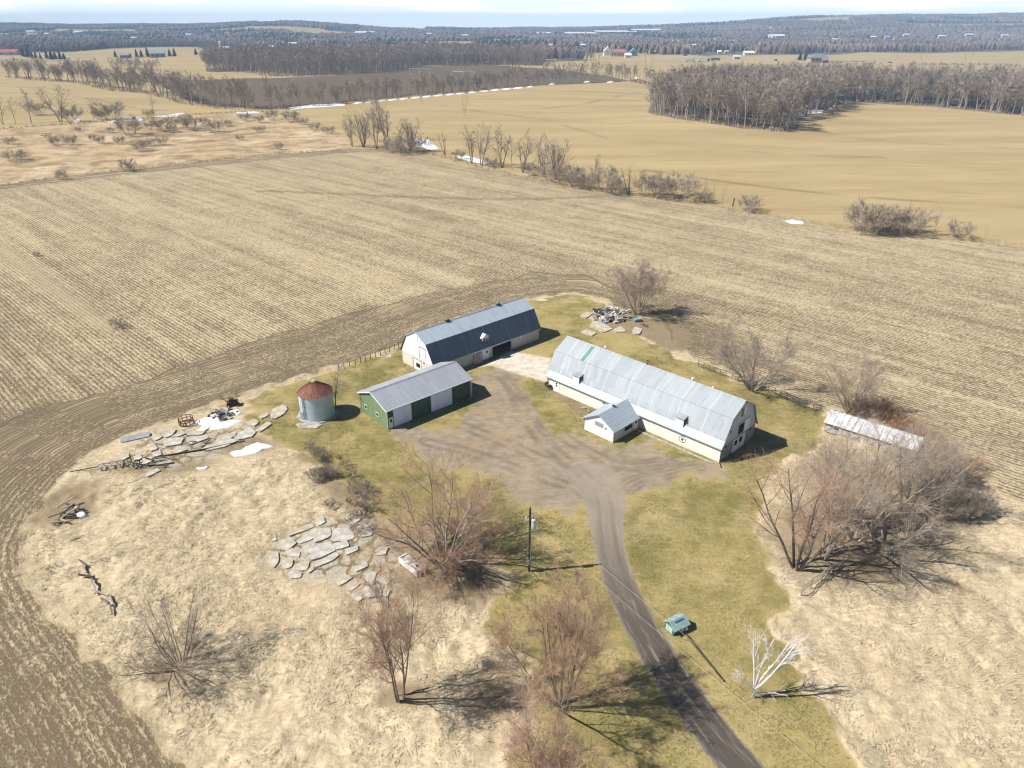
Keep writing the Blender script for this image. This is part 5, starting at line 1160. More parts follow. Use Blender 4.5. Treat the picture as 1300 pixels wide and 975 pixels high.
CL = 'in the tree clump by the snowy creek'
for px, py, h, k, lab in ((447, 186, 34, 2, 'short bushy bare tree at the left end ' + CL), (462, 187, 46, 5, 'many stemmed bare tree second from left ' + CL), (478, 189, 54, 2, 'tallest bare tree ' + CL), (492, 190, 50, 3, 'upright bare tree right of the tallest ' + CL),
      (508, 192, 44, 0, 'round crowned bare tree right of the middle ' + CL), (522, 192, 40, 5, 'spreading bare tree at the right end ' + CL)): hedge_tree(px, py, h, k, lab)
for px, py, h, lab in ((500, 193, 14, 'left'), (516, 195, 16, 'middle'), (532, 192, 14, 'right')): shrub_px(px, py, h, 'dark bush, %s of three, at the foot of the clump by the snowy creek' % lab)
HR = 'in the hedgerow across the middle'
ORD = ['first', 'second', 'third', 'fourth', 'fifth', 'sixth', 'seventh', 'eighth', 'ninth', 'tenth', 'eleventh', 'twelfth', 'thirteenth', 'fourteenth', 'fifteenth']
hl = ((565, 197, 32, 'd', 'scraggy tree'), (599, 208, 42, 3, 'slender bare tree'), (611, 210, 44, 2, 'twin stemmed tall tree'), (637, 213, 46, 3, 'narrow bare tree'), (650, 216, 38, 4, 'upright bare tree'), (664, 219, 46, 3, 'pair of tall straight stems'), (690, 225, 46, 2, 'fan shaped bare tree'), (706, 228, 50, 5, 'dense many stemmed tree'),
      (755, 240, 50, 0, 'big round crowned bare tree'), (798, 248, 42, 'd', 'gaunt dead forked tree'), (813, 249, 28, 4, 'short bare tree'))
for i, (px, py, h, k, d) in enumerate(hl): hedge_tree(px, py, h, k, '%s, %s from the left %s' % (d, ORD[i], HR))
for i, (px, py, h) in enumerate(((583, 203, 10), (623, 212, 10), (676, 223, 14), (698, 229, 14), (720, 233, 20), (733, 238, 16), (745, 240, 14), (770, 243, 22), (783, 247, 14), (824, 249, 22), (838, 249, 18), (862, 252, 24), (893, 257, 12), (951, 268, 15))):
    shrub_px(px, py, h, ('round dark bush standing alone on the field edge right of the hedgerow' if px == 951 else 'leafless bush at the foot of the hedgerow, %s from the left' % ORD[i]))
for i, (px, py, h) in enumerate(((741, 240, 24), (842, 249, 22), (883, 255, 28), (894, 257, 32), (905, 258, 24), (917, 260, 28))): hedge_tree(px, py, h, 's', 'thin bare sapling, %s from the left %s' % (ORD[i], HR), 'sapling', None, .7)
q = G(930, 262); tag(obj('post', MB().cyl((0, 0, -.2), (.3, 0, 2.9), .22, .2, 8), M_WOODD), 'thick leaning fence post right of the hedgerow saplings', 'post').location = q
RC = 'in the small field edge clump at right'
shrub_px(1093, 293, 24, 'dense dark bush at the left end ' + RC); shrub_px(1105, 295, 30, 'biggest dark bush ' + RC, zs=.9); shrub_px(1120, 295, 24, 'right one of the three dark bushes ' + RC)
hedge_tree(1146, 296, 44, 'd', 'forked dead tree ' + RC); shrub_px(1137, 295, 20, 'bush left of the forked dead tree ' + RC); shrub_px(1156, 297, 24, 'bush right of the forked dead tree ' + RC)
hedge_tree(1184, 299, 32, 4, 'slim bare tree standing alone right of the dead tree on the field edge'); hedge_tree(1206, 301, 30, 's', 'sapling above the round bush on the field edge at right', 'sapling'); shrub_px(1216, 302, 16, 'round grey bush at the right end of the field edge'); hedge_tree(1250, 305, 20, 's', 'tiny lone sapling on the field edge near the right border', 'sapling')
hedge_tree(590, 147, 27, 's', 'lone sapling out in the tan field', 'sapling', None, 1.2); hedge_tree(535, 133, 16, 's', 'smaller lone sapling in the tan field near the snow line', 'sapling')
LH = 'at the left end of the creek hedge'
for px, py, h, k, lab, w_ in ((4, 158, 34, 1, 'bare tree at the picture edge ' + LH, 1), (20, 157, 28, 4, 'thin bare tree second from the edge ' + LH, 1), (40, 156, 46, 0, 'tall round crowned bare tree ' + LH, 1), (78, 155, 44, 1, 'stout leaning forked tree ' + LH, 1.25), (119, 151, 22, 4, 'small bare tree beyond the stout forked tree', 1), (196, 147, 24, 4, 'small bare tree by the snow patches of the creek hedge', 1)): hedge_tree(px, py, h, k, lab, wide=w_)
shrub_px(142, 152, 17, 'rounded bush beside the snow in the creek hedge'); shrub_px(92, 154, 14, 'low bush right of the stout forked tree'); shrub_px(128, 152, 9, 'low bush left of the rounded bush in the creek hedge'); shrub_px(190, 149, 7, 'low bush left of the small tree by the snow'); shrub_px(49, 146, 12, 'round bush behind the tall round crowned tree')
mb_ = [(166, 171, 20, 1.2), (205, 166, 15, 1.1), (190, 164, 9, 1), (218, 168, 10, 1), (232, 163, 15, 1.2), (243, 165, 14, 1), (273, 168, 15, 1.1), (20, 204, 12, 1.8), (15, 183, 8, 1.3), (70, 184, 9, 1), (91, 184, 11, 1), (128, 182, 9, 1), (153, 183, 9, 1), (178, 192, 12, 1.1), (188, 185, 8, 1.6), (207, 184, 10, 1), (163, 217, 14, 1), (78, 228, 11, .9), (311, 153, 9, 1.2), (345, 152, 11, 1), (370, 155, 12, 1.2), (385, 158, 8, 1.2), (330, 168, 7, 1.4), (305, 178, 6, 1.4), (355, 190, 8, 1), (140, 168, 6, 1), (117, 178, 6, 1), (100, 167, 5, 1), (60, 175, 5, 1.4), (400, 165, 8, 1.3), (418, 170, 9, 1.2), (330, 156, 8, 1), (290, 160, 7, 1), (258, 158, 8, 1)]
for i, (px, py, h, w_) in enumerate(mb_):
    p = G(px, py); s = h * mpp(p) / 2.6; o = link('shrub', RS.choice(SHR['grey'])); o.location = p; o.scale = (s * w_, s * w_, s * .9); o.rotation_euler = (0, 0, RS.uniform(0, 6))
    tag(o, 'largest grey bush in the marsh right below the creek snow' if i == 0 else ('long low dark willow bush in the marsh near the left edge' if i == 7 else 'grey leafless bush scattered in the tan marsh'), 'shrub', None if i in (0, 7) else 'bushes of the marsh')

# woods: every tree near enough to tell apart is its own object
def fill(poly, spacing, n_max, seed):
    r = random.Random(seed); poly = np.array(poly); lo, hi = poly.min(0), poly.max(0); out = []; tries = 0
    while len(out) < n_max and tries < n_max * 60:
        tries += 1; q = (r.uniform(lo[0], hi[0]), r.uniform(lo[1], hi[1]))
        if poly_sd(np.array([q]), poly)[0] > 0 and all((q[0] - o[0]) ** 2 + (q[1] - o[1]) ** 2 > spacing ** 2 for o in out): out.append(q)
    return out
def strip(pts, n, width, seed):
    r = random.Random(seed); L = smooth_line(pix(*pts), 4); seg = np.hypot(*np.diff(L, axis=0).T); c = np.r_[0, np.cumsum(seg)]; out = []
    for k in range(n):
        s = (k + r.random()) / n * c[-1]; i = min(np.searchsorted(c, s, 'right') - 1, len(seg) - 1); q = L[i] + (L[i + 1] - L[i]) * (s - c[i]) / seg[i]; d = (L[i + 1] - L[i]) / seg[i]
        o = r.uniform(0, width); out.append((q[0] - d[1] * o, q[1] + d[0] * o))
    return out
W1 = pix((822, 143), (838, 147), (860, 151), (900, 158), (940, 163), (985, 166), (1006, 166), (1010, 154), (1050, 140), (1075, 131), (1072, 118), (1000, 116), (940, 118), (870, 124), (838, 132))
W2 = pix((1072, 130), (1120, 129), (1180, 135), (1240, 142), (1300, 148), (1390, 156), (1390, 136), (1300, 128), (1180, 119), (1100, 116), (1072, 118))
groups = [(fill(W1, 5.0, 92, 1), (30, 45), 'bare grey tree in the woodlot that juts into the tan field', 'trees of the woodlot', .165), (fill(W2, 6.5, 62, 2), (33, 50), 'bare pale tree in the wood along the right edge of the tan field', 'trees of the right hand wood', .12),
          (strip([(2, 98), (60, 103), (130, 113), (220, 129), (290, 139), (340, 140)], 56, 14, 3), None, 'bare tree in the hedge line behind the left tan field', 'trees of the left hedge line', 0), (strip([(345, 139), (430, 132), (520, 123), (600, 117), (640, 112)], 44, 16, 4), None, 'bare tree in the belt behind the line of snow', 'trees of the belt behind the snow line', 0)]
NW = 0
for pts, _, lab, grp, _ in groups:
    for x, y in pts:
        hpx = {'trees of the woodlot': RS.uniform(22, 28), 'trees of the right hand wood': RS.uniform(22, 29), 'trees of the left hedge line': RS.uniform(17, 26), 'trees of the belt behind the snow line': RS.uniform(12, 19)}[grp]
        o = link('bare_tree', RS.choice(WOODV)); s = hpx / 16.0; o.location = (x, y, gz(x, y)); o.scale = (s * RS.uniform(1.05, 1.35), s * RS.uniform(1.05, 1.35), s); o.rotation_euler = (0, 0, RS.uniform(0, 6.28)); tag(o, lab, 'tree', grp); NW += 1
# ------------------------------------------------------------------ far woods (nobody could count them), conifers, houses, pylons
RN = np.random.default_rng(4)
GREY = ((.27, .22, .18), (.43, .36, .295)); BROWN = ((.27, .21, .17), (.42, .335, .275)); CANF = ((.20, .165, .135), (.34, .28, .23)); CAN = ((.115, .092, .078), (.21, .168, .14))
def far_wood(name, xy, hmin, hmax, spread, ntri, cols, label, conifer=0.0, wfac=.13, base=.12):
    """one mesh of many crowns, each a loose sheaf of slim upright faces; a few are conifers"""
    n = len(xy); z0 = terrain(xy[:, 0], xy[:, 1]); h = RN.uniform(hmin, hmax, n); isc = RN.random(n) < conifer; sp = spread * h * RN.uniform(.8, 1.25, n)
    th = RN.uniform(0, 6.283, (n, ntri)); rr = np.sqrt(RN.random((n, ntri))); top = np.sqrt(1 - .85 * rr ** 2) * RN.uniform(.82, 1.05, (n, ntri)); lo = base + .45 * RN.random((n, ntri)) * (1 - .4 * rr)
    top = np.where(isc[:, None], 1.05 - .9 * rr, top); lo = np.where(isc[:, None], .04 + .0 * lo, lo)
    w = wfac * h[:, None] * RN.uniform(.6, 1.3, (n, ntri)); w = np.where(isc[:, None], w * 1.5, w)
    cx = xy[:, 0, None] + np.cos(th) * rr * sp[:, None] * .5; cy_ = xy[:, 1, None] + np.sin(th) * rr * sp[:, None] * .5
    a = RN.uniform(0, 6.283, (n, ntri)); ax, ay = np.cos(a) * w / 2, np.sin(a) * w / 2
    lean = .10 * h[:, None]
    bx, by = cx * 1.0 - np.cos(th) * rr * lean, cy_ - np.sin(th) * rr * lean
    zl, zt = z0[:, None] + lo * h[:, None], z0[:, None] + top * h[:, None]; zm = zl + (zt - zl) * np.where(isc[:, None], .25, .62); tk = np.where(isc[:, None], .12, .62)
    V = np.stack([np.stack([bx, by, zl], -1), np.stack([cx - ax, cy_ - ay, zm], -1), np.stack([cx - ax * tk, cy_ - ay * tk, zt], -1), np.stack([cx + ax * tk, cy_ + ay * tk, zt * .97 + zl * .03], -1), np.stack([cx + ax, cy_ + ay, zm], -1)], 2).reshape(-1, 3)
    nf = n * ntri; me = bpy.data.meshes.new(name); me.vertices.add(nf * 5); me.loops.add(nf * 5); me.polygons.add(nf)
    me.vertices.foreach_set('co', V.astype(np.float32).ravel()); me.loops.foreach_set('vertex_index', np.arange(nf * 5, dtype=np.int32)); me.polygons.foreach_set('loop_start', np.arange(0, nf * 5, 5, dtype=np.int32)); me.update(calc_edges=True)
    patch = vnoise(xy[:, 0] / 130, xy[:, 1] / 220, 31); k = np.clip(patch + RN.normal(0, .18, n), 0, 1)
    c0, c1 = np.array(cols[0]), np.array(cols[1]); C = c0 + (c1 - c0) * k[:, None]; C = np.where(isc[:, None], np.array([.028, .045, .03]) * RN.uniform(.8, 1.5, n)[:, None], C)
    C = np.repeat((C[:, None, :] * RN.uniform(.8, 1.2, (n, ntri))[..., None]).reshape(-1, 3), 5, 0)
    at = me.attributes.new('tint', 'FLOAT_COLOR', 'POINT'); at.data.foreach_set('color', np.c_[C, np.ones(len(C))].astype(np.float32).ravel())
    me.materials.append(M_FAR); o = link(name, me); tag(o, label, 'wood', None, 'stuff'); return o
M_FAR, t, b = new_mat('far_foliage'); t.put(b.inputs['Base Color'], t.attr('tint', 'Color')); b.inputs['Roughness'].default_value = .95; b.inputs['Specular IOR Level'].default_value = .02
def merged_wood(name, xy, hmin, hmax, protos, label, wide=1.2, cols=GREY):
    """many real bare trees baked into one mesh"""
    Vs, LI, LS, Cs = [], [], [], []; vo = lo_ = 0; z0 = terrain(xy[:, 0], xy[:, 1])
    data = []
    for me in protos:
        v = np.empty(len(me.vertices) * 3, np.float32); me.vertices.foreach_get('co', v); li = np.empty(len(me.loops), np.int32); me.loops.foreach_get('vertex_index', li)
        ls = np.empty(len(me.polygons), np.int32); me.polygons.foreach_get('loop_start', ls); data.append((v.reshape(-1, 3), li, ls))
    for k in range(len(xy)):
        v, li, ls = data[int(RN.integers(len(data)))]; s = RN.uniform(hmin, hmax) / 16.0; a = RN.uniform(0, 6.283); c_, s_ = math.cos(a), math.sin(a); w = s * wide * RN.uniform(.9, 1.15)
        Vs.append(np.c_[(v[:, 0] * c_ - v[:, 1] * s_) * w + xy[k, 0], (v[:, 0] * s_ + v[:, 1] * c_) * w + xy[k, 1], v[:, 2] * s + z0[k]]); LI.append(li + vo); LS.append(ls + lo_); vo += len(v); lo_ += len(li)
        q = RN.uniform(0, 1); Cs.append(np.tile((np.array(cols[0]) * (1 - q) + np.array(cols[1]) * q), (len(v), 1)))
    V, LI, LS, C = np.concatenate(Vs), np.concatenate(LI), np.concatenate(LS), np.concatenate(Cs)
    me = bpy.data.meshes.new(name); me.vertices.add(len(V)); me.loops.add(len(LI)); me.polygons.add(len(LS)); me.vertices.foreach_set('co', V.astype(np.float32).ravel()); me.loops.foreach_set('vertex_index', LI); me.polygons.foreach_set('loop_start', LS); me.update(calc_edges=True)
    at = me.attributes.new('tint', 'FLOAT_COLOR', 'POINT'); at.data.foreach_set('color', np.c_[C, np.ones(len(C))].astype(np.float32).ravel()); me.materials.append(M_FAR); return tag(link(name, me), label, 'wood', None, 'stuff')
def scatter(poly, spacing, jitter=.5):
    poly = np.array(poly, float); lo, hi = poly.min(0), poly.max(0); gx, gy = np.meshgrid(np.arange(lo[0], hi[0], spacing), np.arange(lo[1], hi[1], spacing)); q = np.stack([gx.ravel(), gy.ravel()], 1)
    q = q + RN.uniform(-jitter, jitter, q.shape) * spacing; return q[poly_sd(q, poly) > 0]
# the 25 m wood behind the ploughed field, and the thinner lines round it
W5 = pix((262, 92), (330, 96), (420, 96), (480, 93), (540, 84), (620, 83), (690, 84), (690, 77), (560, 74), (420, 80), (262, 83))
LOD = [one_mesh(wood_tree(400 + i, 16, kids=(8, 3), tw=9, tww=.16, start=.25 + .05 * (i % 3), shr=.36 + .05 * (i % 2)), 'bare_tree', M_BARK, M_TWIG) for i in range(6)]
merged_wood('distant_wood', scatter(W5, 9.0), 20, 28, LOD, 'tall bare grey wood behind the ploughed field', 1.25)
merged_wood('distant_wood', np.array(strip([(640, 112), (690, 108), (750, 105), (805, 104)], 60, 16, 7)), 11, 21, LOD, 'thin line of bare trees at the right end of the snow line')
merged_wood('distant_wood', np.array(strip([(690, 92), (740, 94), (800, 102), (830, 108)], 46, 14, 8)), 9, 18, LOD, 'sparse bare trees on the edge of the field beyond the ploughed land')
merged_wood('distant_wood', np.array(strip([(135, 89), (170, 90), (205, 90)], 34, 25, 9)), 12, 18, LOD, 'small clump of bare trees behind the left hedge line')
far_wood('scrub', np.array(strip([(795, 104), (830, 110), (880, 112), (960, 110)], 60, 14, 10)), 2.5, 5, 1.1, 22, BROWN, 'brown scrub along the back of the woodlot', 0, .12, .0)
far_wood('scrub', np.array(strip([(992, 84), (1040, 86), (1080, 91), (1110, 95)], 70, 40, 12)), 3, 6, 1.2, 20, BROWN, 'brown scrub strip on the field in front of the grey roofed house', 0, .12, .0)
far_wood('scrub', np.array(strip([(1150, 82), (1200, 84), (1300, 86)], 40, 12, 13)), 3, 6, 1.2, 20, GREY, 'low scrub along the far road at right', 0, .12, .0)
far_wood('scrub', np.array(strip([(0, 166), (100, 158), (170, 152), (240, 147), (330, 143), (380, 147)], 110, 5, 14)), .8, 1.9, 1.6, 26, BROWN, 'low brown scrub along the creek at the top of the marsh', 0, .08, .0)
far_wood('scrub', np.array(strip([(0, 238), (100, 224), (200, 213), (300, 203), (430, 192), (520, 193), (610, 215), (740, 242), (850, 254), (1010, 282), (1150, 300), (1300, 313)], 420, 3.5, 15)), .5, 1.4, 1.6, 22, BROWN, 'rough brown grass and scrub on the far edge of the stubble field', 0, .06, .0)
far_wood('scrub', np.array(strip([(822, 145), (860, 152), (940, 164), (1005, 167), (1012, 152), (1075, 131), (1180, 137), (1300, 149)], 150, 5, 16)), 1.2, 3.2, 1.5, 24, GREY, 'undergrowth along the front of the woods on the tan field', 0, .07, .0)
far_wood('scrub', np.array(strip([(2, 99), (60, 104), (130, 114), (220, 130), (290, 140), (345, 140), (430, 133), (520, 124), (640, 113)], 190, 6, 17)), 1.5, 4.0, 1.5, 24, GREY, 'undergrowth along the hedge lines beyond the creek', 0, .07, .0)
def far_canopy(name, xy, hmin, hmax, spread, cols, label, conifer=0.0):
    """far forest: every crown a small uneven dome (or spire), baked into one smooth mesh"""
    n = len(xy); z0 = terrain(xy[:, 0], xy[:, 1]); h = RN.uniform(hmin, hmax, n) * (.75 + .5 * vnoise(xy[:, 0] / 60, xy[:, 1] / 60, 33)); isc = RN.random(n) < conifer; r = spread * h * RN.uniform(.8, 1.2, n); r = np.where(isc, r * .62, r); K = 6
    a = np.arange(K) * 2 * np.pi / K; rings = ((.05, .72, .55), (.50, 1.0, .72), (.84, .66, .30)); V = []
    for zf, rf, rc in rings:
        rad = r[:, None] * np.where(isc[:, None], rc if zf > .1 else 1.0, rf) * RN.uniform(.8, 1.2, (n, K)); zz = z0[:, None] + h[:, None] * (zf + RN.uniform(-.05, .05, (n, K)))
        V.append(np.stack([xy[:, 0, None] + np.cos(a) * rad, xy[:, 1, None] + np.sin(a) * rad, zz], -1))
    V.append(np.stack([xy[:, 0], xy[:, 1], z0 + h * np.where(isc, 1.15, 1.0)], -1)[:, None, :]); V = np.concatenate(V, 1); M = 3 * K + 1
    q = [(k * K + j, k * K + (j + 1) % K, (k + 1) * K + (j + 1) % K, (k + 1) * K + j) for k in (0, 1) for j in range(K)]; tr = [(2 * K + j, 2 * K + (j + 1) % K, 3 * K) for j in range(K)]
    li = np.array([i for f in q + tr for i in f]); sz = np.array([4] * len(q) + [3] * K); st = np.r_[0, np.cumsum(sz)[:-1]]; b_ = np.arange(n)[:, None]
    me = bpy.data.meshes.new(name); me.vertices.add(n * M); me.loops.add(n * len(li)); me.polygons.add(n * len(sz)); me.vertices.foreach_set('co', V.astype(np.float32).ravel())
    me.loops.foreach_set('vertex_index', (li[None] + b_ * M).astype(np.int32).ravel()); me.polygons.foreach_set('loop_start', (st[None] + b_ * len(li)).astype(np.int32).ravel()); me.polygons.foreach_set('use_smooth', np.ones(n * len(sz), bool)); me.update(calc_edges=True)
    k = np.clip(vnoise(xy[:, 0] / 130, xy[:, 1] / 220, 31) + RN.normal(0, .16, n), 0, 1); C = np.array(cols[0]) + (np.array(cols[1]) - np.array(cols[0])) * k[:, None]; C = np.where(isc[:, None], np.array([.035, .055, .035]) * RN.uniform(.8, 1.5, n)[:, None], C)
    C = np.where((RN.random(n) < .004)[:, None], np.array([.42, .28, .09]), C); C = np.repeat(C[:, None, :], M, 1) * RN.uniform(.86, 1.14, (n, M, 1)); C = C.reshape(-1, 3)
    at = me.attributes.new('tint', 'FLOAT_COLOR', 'POINT'); at.data.foreach_set('color', np.c_[C, np.ones(len(C))].astype(np.float32).ravel()); me.materials.append(M_FAR); return tag(link(name, me), label, 'wood', None, 'stuff')
# woods of the middle distance and the hills
FWP = scatter([(-1500, 1850), (-600, 1760), (-330, 1520), (-150, 1260), (330, 1440), (420, 1680), (760, 1760), (1300, 1950), (1900, 2100), (2500, 2600), (-2500, 2600)], 12)
keep = np.ones(len(FWP), bool)
for fpoly in FARFIELD: keep &= poly_sd(FWP, fpoly) < 10
clear = vnoise(FWP[:, 0] / 260, FWP[:, 1] / 300, 77); keep &= (clear < .66); keep &= np.abs(FWP[:, 0]) < .8 * FWP[:, 1] + 80
TOWN = pix((665, 70), (760, 69), (830, 69), (990, 71), (990, 66), (830, 64), (665, 66)); keep &= ~((poly_sd(FWP, TOWN) > 0) & (RN.random(len(FWP)) < .8))
SEEN = [(460, 44, 14), (690, 44, 16), (735, 44, 34), (775, 42, 36), (815, 40, 24), (833, 41, 10), (372, 58, 10), (432, 66, 11), (101, 43, 12), (1126, 50, 7), (985, 48, 16), (1108, 50, 6), (1195, 48, 9), (472, 43, 8), (650, 62, 8), (625, 61, 5), (1230, 46, 10), (286, 65, 12), (40, 42, 10), (60, 45, 6), (545, 45, 6), (590, 47, 8), (905, 52, 6), (930, 55, 8), (1060, 52, 7), (1150, 46, 8), (1275, 47, 8), (700, 60, 6), (740, 60, 6), (880, 60, 5), (965, 58, 6), (345, 62, 6), (400, 52, 7), (240, 46, 7), (170, 50, 6)]
def clearings(q):
    """open ground on the camera side of each far house, as round the real ones"""
    k_ = np.ones(len(q), bool)
    for x_, y_, w_ in SEEN:
        p_ = G(x_, y_); D = math.hypot(p_.x, p_.y); e_ = np.array([p_.x, p_.y]) / D; s_ = q @ e_; l_ = np.abs(q @ np.array([-e_[1], e_[0]])); hw = w_ * mpp(p_) * .6 + 5
        k_ &= ~((l_ < hw) & (s_ < D + 25) & (s_ > D * (.80 if D < 2400 else .88)))
    return k_
keep &= clearings(FWP)
FWP = FWP[keep]; cz = vnoise(FWP[:, 0] / 240, FWP[:, 1] / 340, 78)
sh_ = FWP - np.array([0, 75.0]); frontm = poly_sd(sh_, FARWOOD) < 0
for fpoly in FARFIELD: frontm |= poly_sd(sh_, fpoly) > 0
LOD2 = [one_mesh(wood_tree(430 + i, 16, kids=(7, 2), tw=7, tww=.30, start=.2, shr=.40), 'bare_tree', M_BARK, M_TWIG) for i in range(5)]
fr_ = FWP[frontm & (cz < .74)]; merged_wood('distant_wood', fr_[:1700], 13, 20, LOD2, 'front edge of the bare woods of the middle distance', 1.4, CANF)
FWP, cz = FWP[~frontm], cz[~frontm]
far_canopy('distant_wood', FWP[cz < .70], 11, 18, .30, CAN, 'grey brown bare woods of the middle distance', .02)
far_wood('distant_wood', FWP[(cz < .70) & (RN.random(len(cz)) < .4)], 14, 21, .5, 9, BROWN, 'bare tree tops of the middle distance', 0, .05)
far_canopy('distant_wood', FWP[cz >= .70], 11, 18, .32, CAN, 'dark evergreen woods of the middle distance', .8)
HP_ = scatter([(-2400, 2600), (2400, 2600), (5200, 6200), (-5200, 6200)], 21); HP_ = HP_[np.abs(HP_[:, 0]) < .78 * HP_[:, 1] + 60]
hc = vnoise(HP_[:, 0] / 420, HP_[:, 1] / 380, 79); HP_ = HP_[(hc < .69) & clearings(HP_)]; hz = vnoise(HP_[:, 0] / 300, HP_[:, 1] / 380, 80)
far_canopy('hill_forest', HP_[hz < .66], 11, 17, .62, CAN, 'bare wooded hills along the horizon', .02)
far_canopy('hill_forest', HP_[hz >= .66], 11, 17, .62, CAN, 'dark evergreen patches on the hills along the horizon', .8)

for poly_, lab in ((W1, 'inner trees of the woodlot that juts into the tan field'), (W2, 'inner trees of the wood along the right edge of the tan field')):
    merged_wood('wood_interior', scatter(poly_, 8.5), 20, 28, WOODV, lab)
merged_wood('wood_interior', np.array(strip([(2, 97), (60, 102), (130, 112), (220, 128), (290, 138), (340, 139)], 70, 16, 23)), 15, 24, WOODV, 'inner trees of the left hedge line', 1.35)
merged_wood('wood_interior', np.array(strip([(345, 138), (430, 132), (520, 122), (600, 116), (640, 111)], 60, 18, 24)), 11, 18, WOODV, 'inner trees of the belt behind the snow line', 1.35)
# conifers that stand apart
def conifer_mesh(seed, h=12, w=4.2):
    r = random.Random(seed); mb = MB(); mb.cyl((0, 0, 0), (0, 0, h * .3), .2, .15, 6, 0)
    for k in range(170):
        t_ = r.random() ** .8; z = h * (.08 + .9 * t_); rad = w / 2 * (1 - t_) ** .8 * r.uniform(.7, 1.1); a = r.uniform(0, 6.283); d = Vector((math.cos(a), math.sin(a), 0)); s_ = Vector((-d.y, d.x, 0)) * r.uniform(.3, .6)
        c = Vector((0, 0, z)); e = d * rad; mb.add([c + e * .15 + Vector((0, 0, .5)), c + e + s_ - Vector((0, 0, .5)), c + e * 1.15 - Vector((0, 0, .7)), c + e - s_ - Vector((0, 0, .5))], [(0, 1, 2, 3)], 1)
    for k in range(6): mb.cyl((0, 0, h * (.1 + .13 * k)), (0, 0, h * (.42 + .11 * k)), w * .36 * (1 - k / 7.5), .02, 7, 1, False)
    return mb.mesh('conifer', [M_BARKD, M_NEEDLE], False, False)
CONV = [conifer_mesh(i, 12, 4.0 + .8 * (i % 3)) for i in range(4)]
def conifer(px, py, hpx, label, group=None, w=1.0):
    p = G(px, py); s = hpx * mpp(p) / 12; o = link('conifer', RS.choice(CONV)); o.location = p; o.scale = (s * w, s * w, s); o.rotation_euler = (0, 0, RS.uniform(0, 6)); tag(o, label, 'tree', group)
for i, (x, y, h) in enumerate(((30, 72, 10), (36, 73, 11), (41, 74, 9), (46, 74, 8), (52, 75, 7), (60, 75, 10), (66, 76, 11), (71, 76, 9), (77, 76, 10), (82, 76, 8))): conifer(x, y, h, 'dark conifer in the row right of the red roofed barn', 'conifers right of the red roofed barn', 2.1)
for x, y, h, lab in ((147, 73, 8, 'dark conifer left of the small brick house'), (174, 73, 10, 'left dark conifer before the big grey barn'), (180, 73, 9, 'middle dark conifer before the big grey barn'), (188, 73, 12, 'tall dark conifer touching the big grey barn'), (216, 72, 9, 'dark conifer right of the big grey barn'), (222, 72, 10, 'second dark conifer right of the big grey barn'), (249, 70, 8, 'lone dark conifer in the far left field'),
      (1015, 77, 11, 'left of two dark conifers beside the grey roofed house'), (1022, 77, 13, 'right of two dark conifers beside the grey roofed house'), (813, 68, 8, 'slim dark conifer right of the blue grey house'), (704, 62, 12, 'dark conifer behind the white house'), (630, 76, 12, 'dark conifer in the edge of the tall bare wood'), (845, 66, 7, 'dark conifer behind the long white building')): conifer(x, y, h, lab, None, 1.8)

# houses and farms far off
HM = {}
def hm(c):
    c = tuple(c)
    if c not in HM: HM[c] = mat('far_paint_%d' % len(HM), c, .8, var=.08, scale=.3)
    return HM[c]
def house(px, py, wpx, hpx, label, wall, roofc, cat='house', name='house', depth=.7, rz=0, hip=False, wins=3, roofk=.45):
    p = G(px, py); m = mpp(p); w = wpx * m; h = hpx * m; d = w * depth; hw = h * (1 - roofk)
    t_ = thing(name, label, cat, p, rz)
    obj('wall', MB().box(-w / 2, w / 2, -d / 2, d / 2, -.5, hw), hm(wall), t_)
    rb = MB(); o = w * .04 + .25; i = d * .5 if hip else 0
    vs = [(-w / 2 - o, -d / 2 - o, hw - .05), (w / 2 + o, -d / 2 - o, hw - .05), (w / 2 + o, d / 2 + o, hw - .05), (-w / 2 - o, d / 2 + o, hw - .05), (-w / 2 - o + i, 0, h), (w / 2 + o - i, 0, h)]
    rb.add(vs, [(0, 1, 5, 4), (2, 3, 4, 5), (1, 2, 5), (3, 0, 4), (3, 2, 1, 0)]); obj('roof', rb, hm(roofc), t_)
    for k in range(wins):
        x = -w / 2 + w * (k + .5) / wins; obj('window', MB().box(x - w * .05, x + w * .05, -d / 2 - .06, -d / 2, hw * .35, hw * .75), M_GLASS, t_)
    if wins: obj('door', MB().box(w * .02, w * .02 + min(1.2, w * .1), -d / 2 - .05, -d / 2, 0, min(2.2, hw * .8)), M_TRIMD, t_)
    return t_
WH, GY, RD, BL = (.78, .78, .78), (.25, .26, .28), (.42, .10, .085), (.20, .27, .36)
house(12, 70, 24, 7, 'long red roofed barn at the far left edge', (.55, .50, .46), RD, 'barn', 'barn', .5, R(5), wins=2)
house(160, 73, 11, 5, 'small brick house between the conifers far left', (.30, .15, .11), GY); house(201, 73, 17, 9, 'big blue grey gambrel barn among the far left conifers', (.30, .33, .37), (.32, .36, .41), 'barn', 'barn', .6, R(20))
hs = house(286, 65, 12, 6, 'grey farm shed beside the far silo', (.35, .35, .35), (.40, .41, .42), 'shed', 'shed')
q = G(281, 65); m = mpp(q); sl_ = thing('silo', 'pale tower silo on the distant farm far left', 'silo', q); obj('wall', MB().cyl((0, 0, 0), (0, 0, 10 * m), 1.6 * m, 1.6 * m, 16), hm((.55, .55, .56)), sl_); obj('cap', MB().cyl((0, 0, 10 * m), (0, 0, 12 * m), 1.65 * m, .2 * m, 16), hm((.72, .74, .76)), sl_)
house(683, 70, 10, 8, 'blue house at the left of the distant hamlet', (.10, .17, .33), GY); house(693, 70, 9, 7, 'white house right of the blue one in the hamlet', WH, (.6, .6, .6)); house(710, 68, 7, 4, 'small white cottage right of the white house', WH, GY)
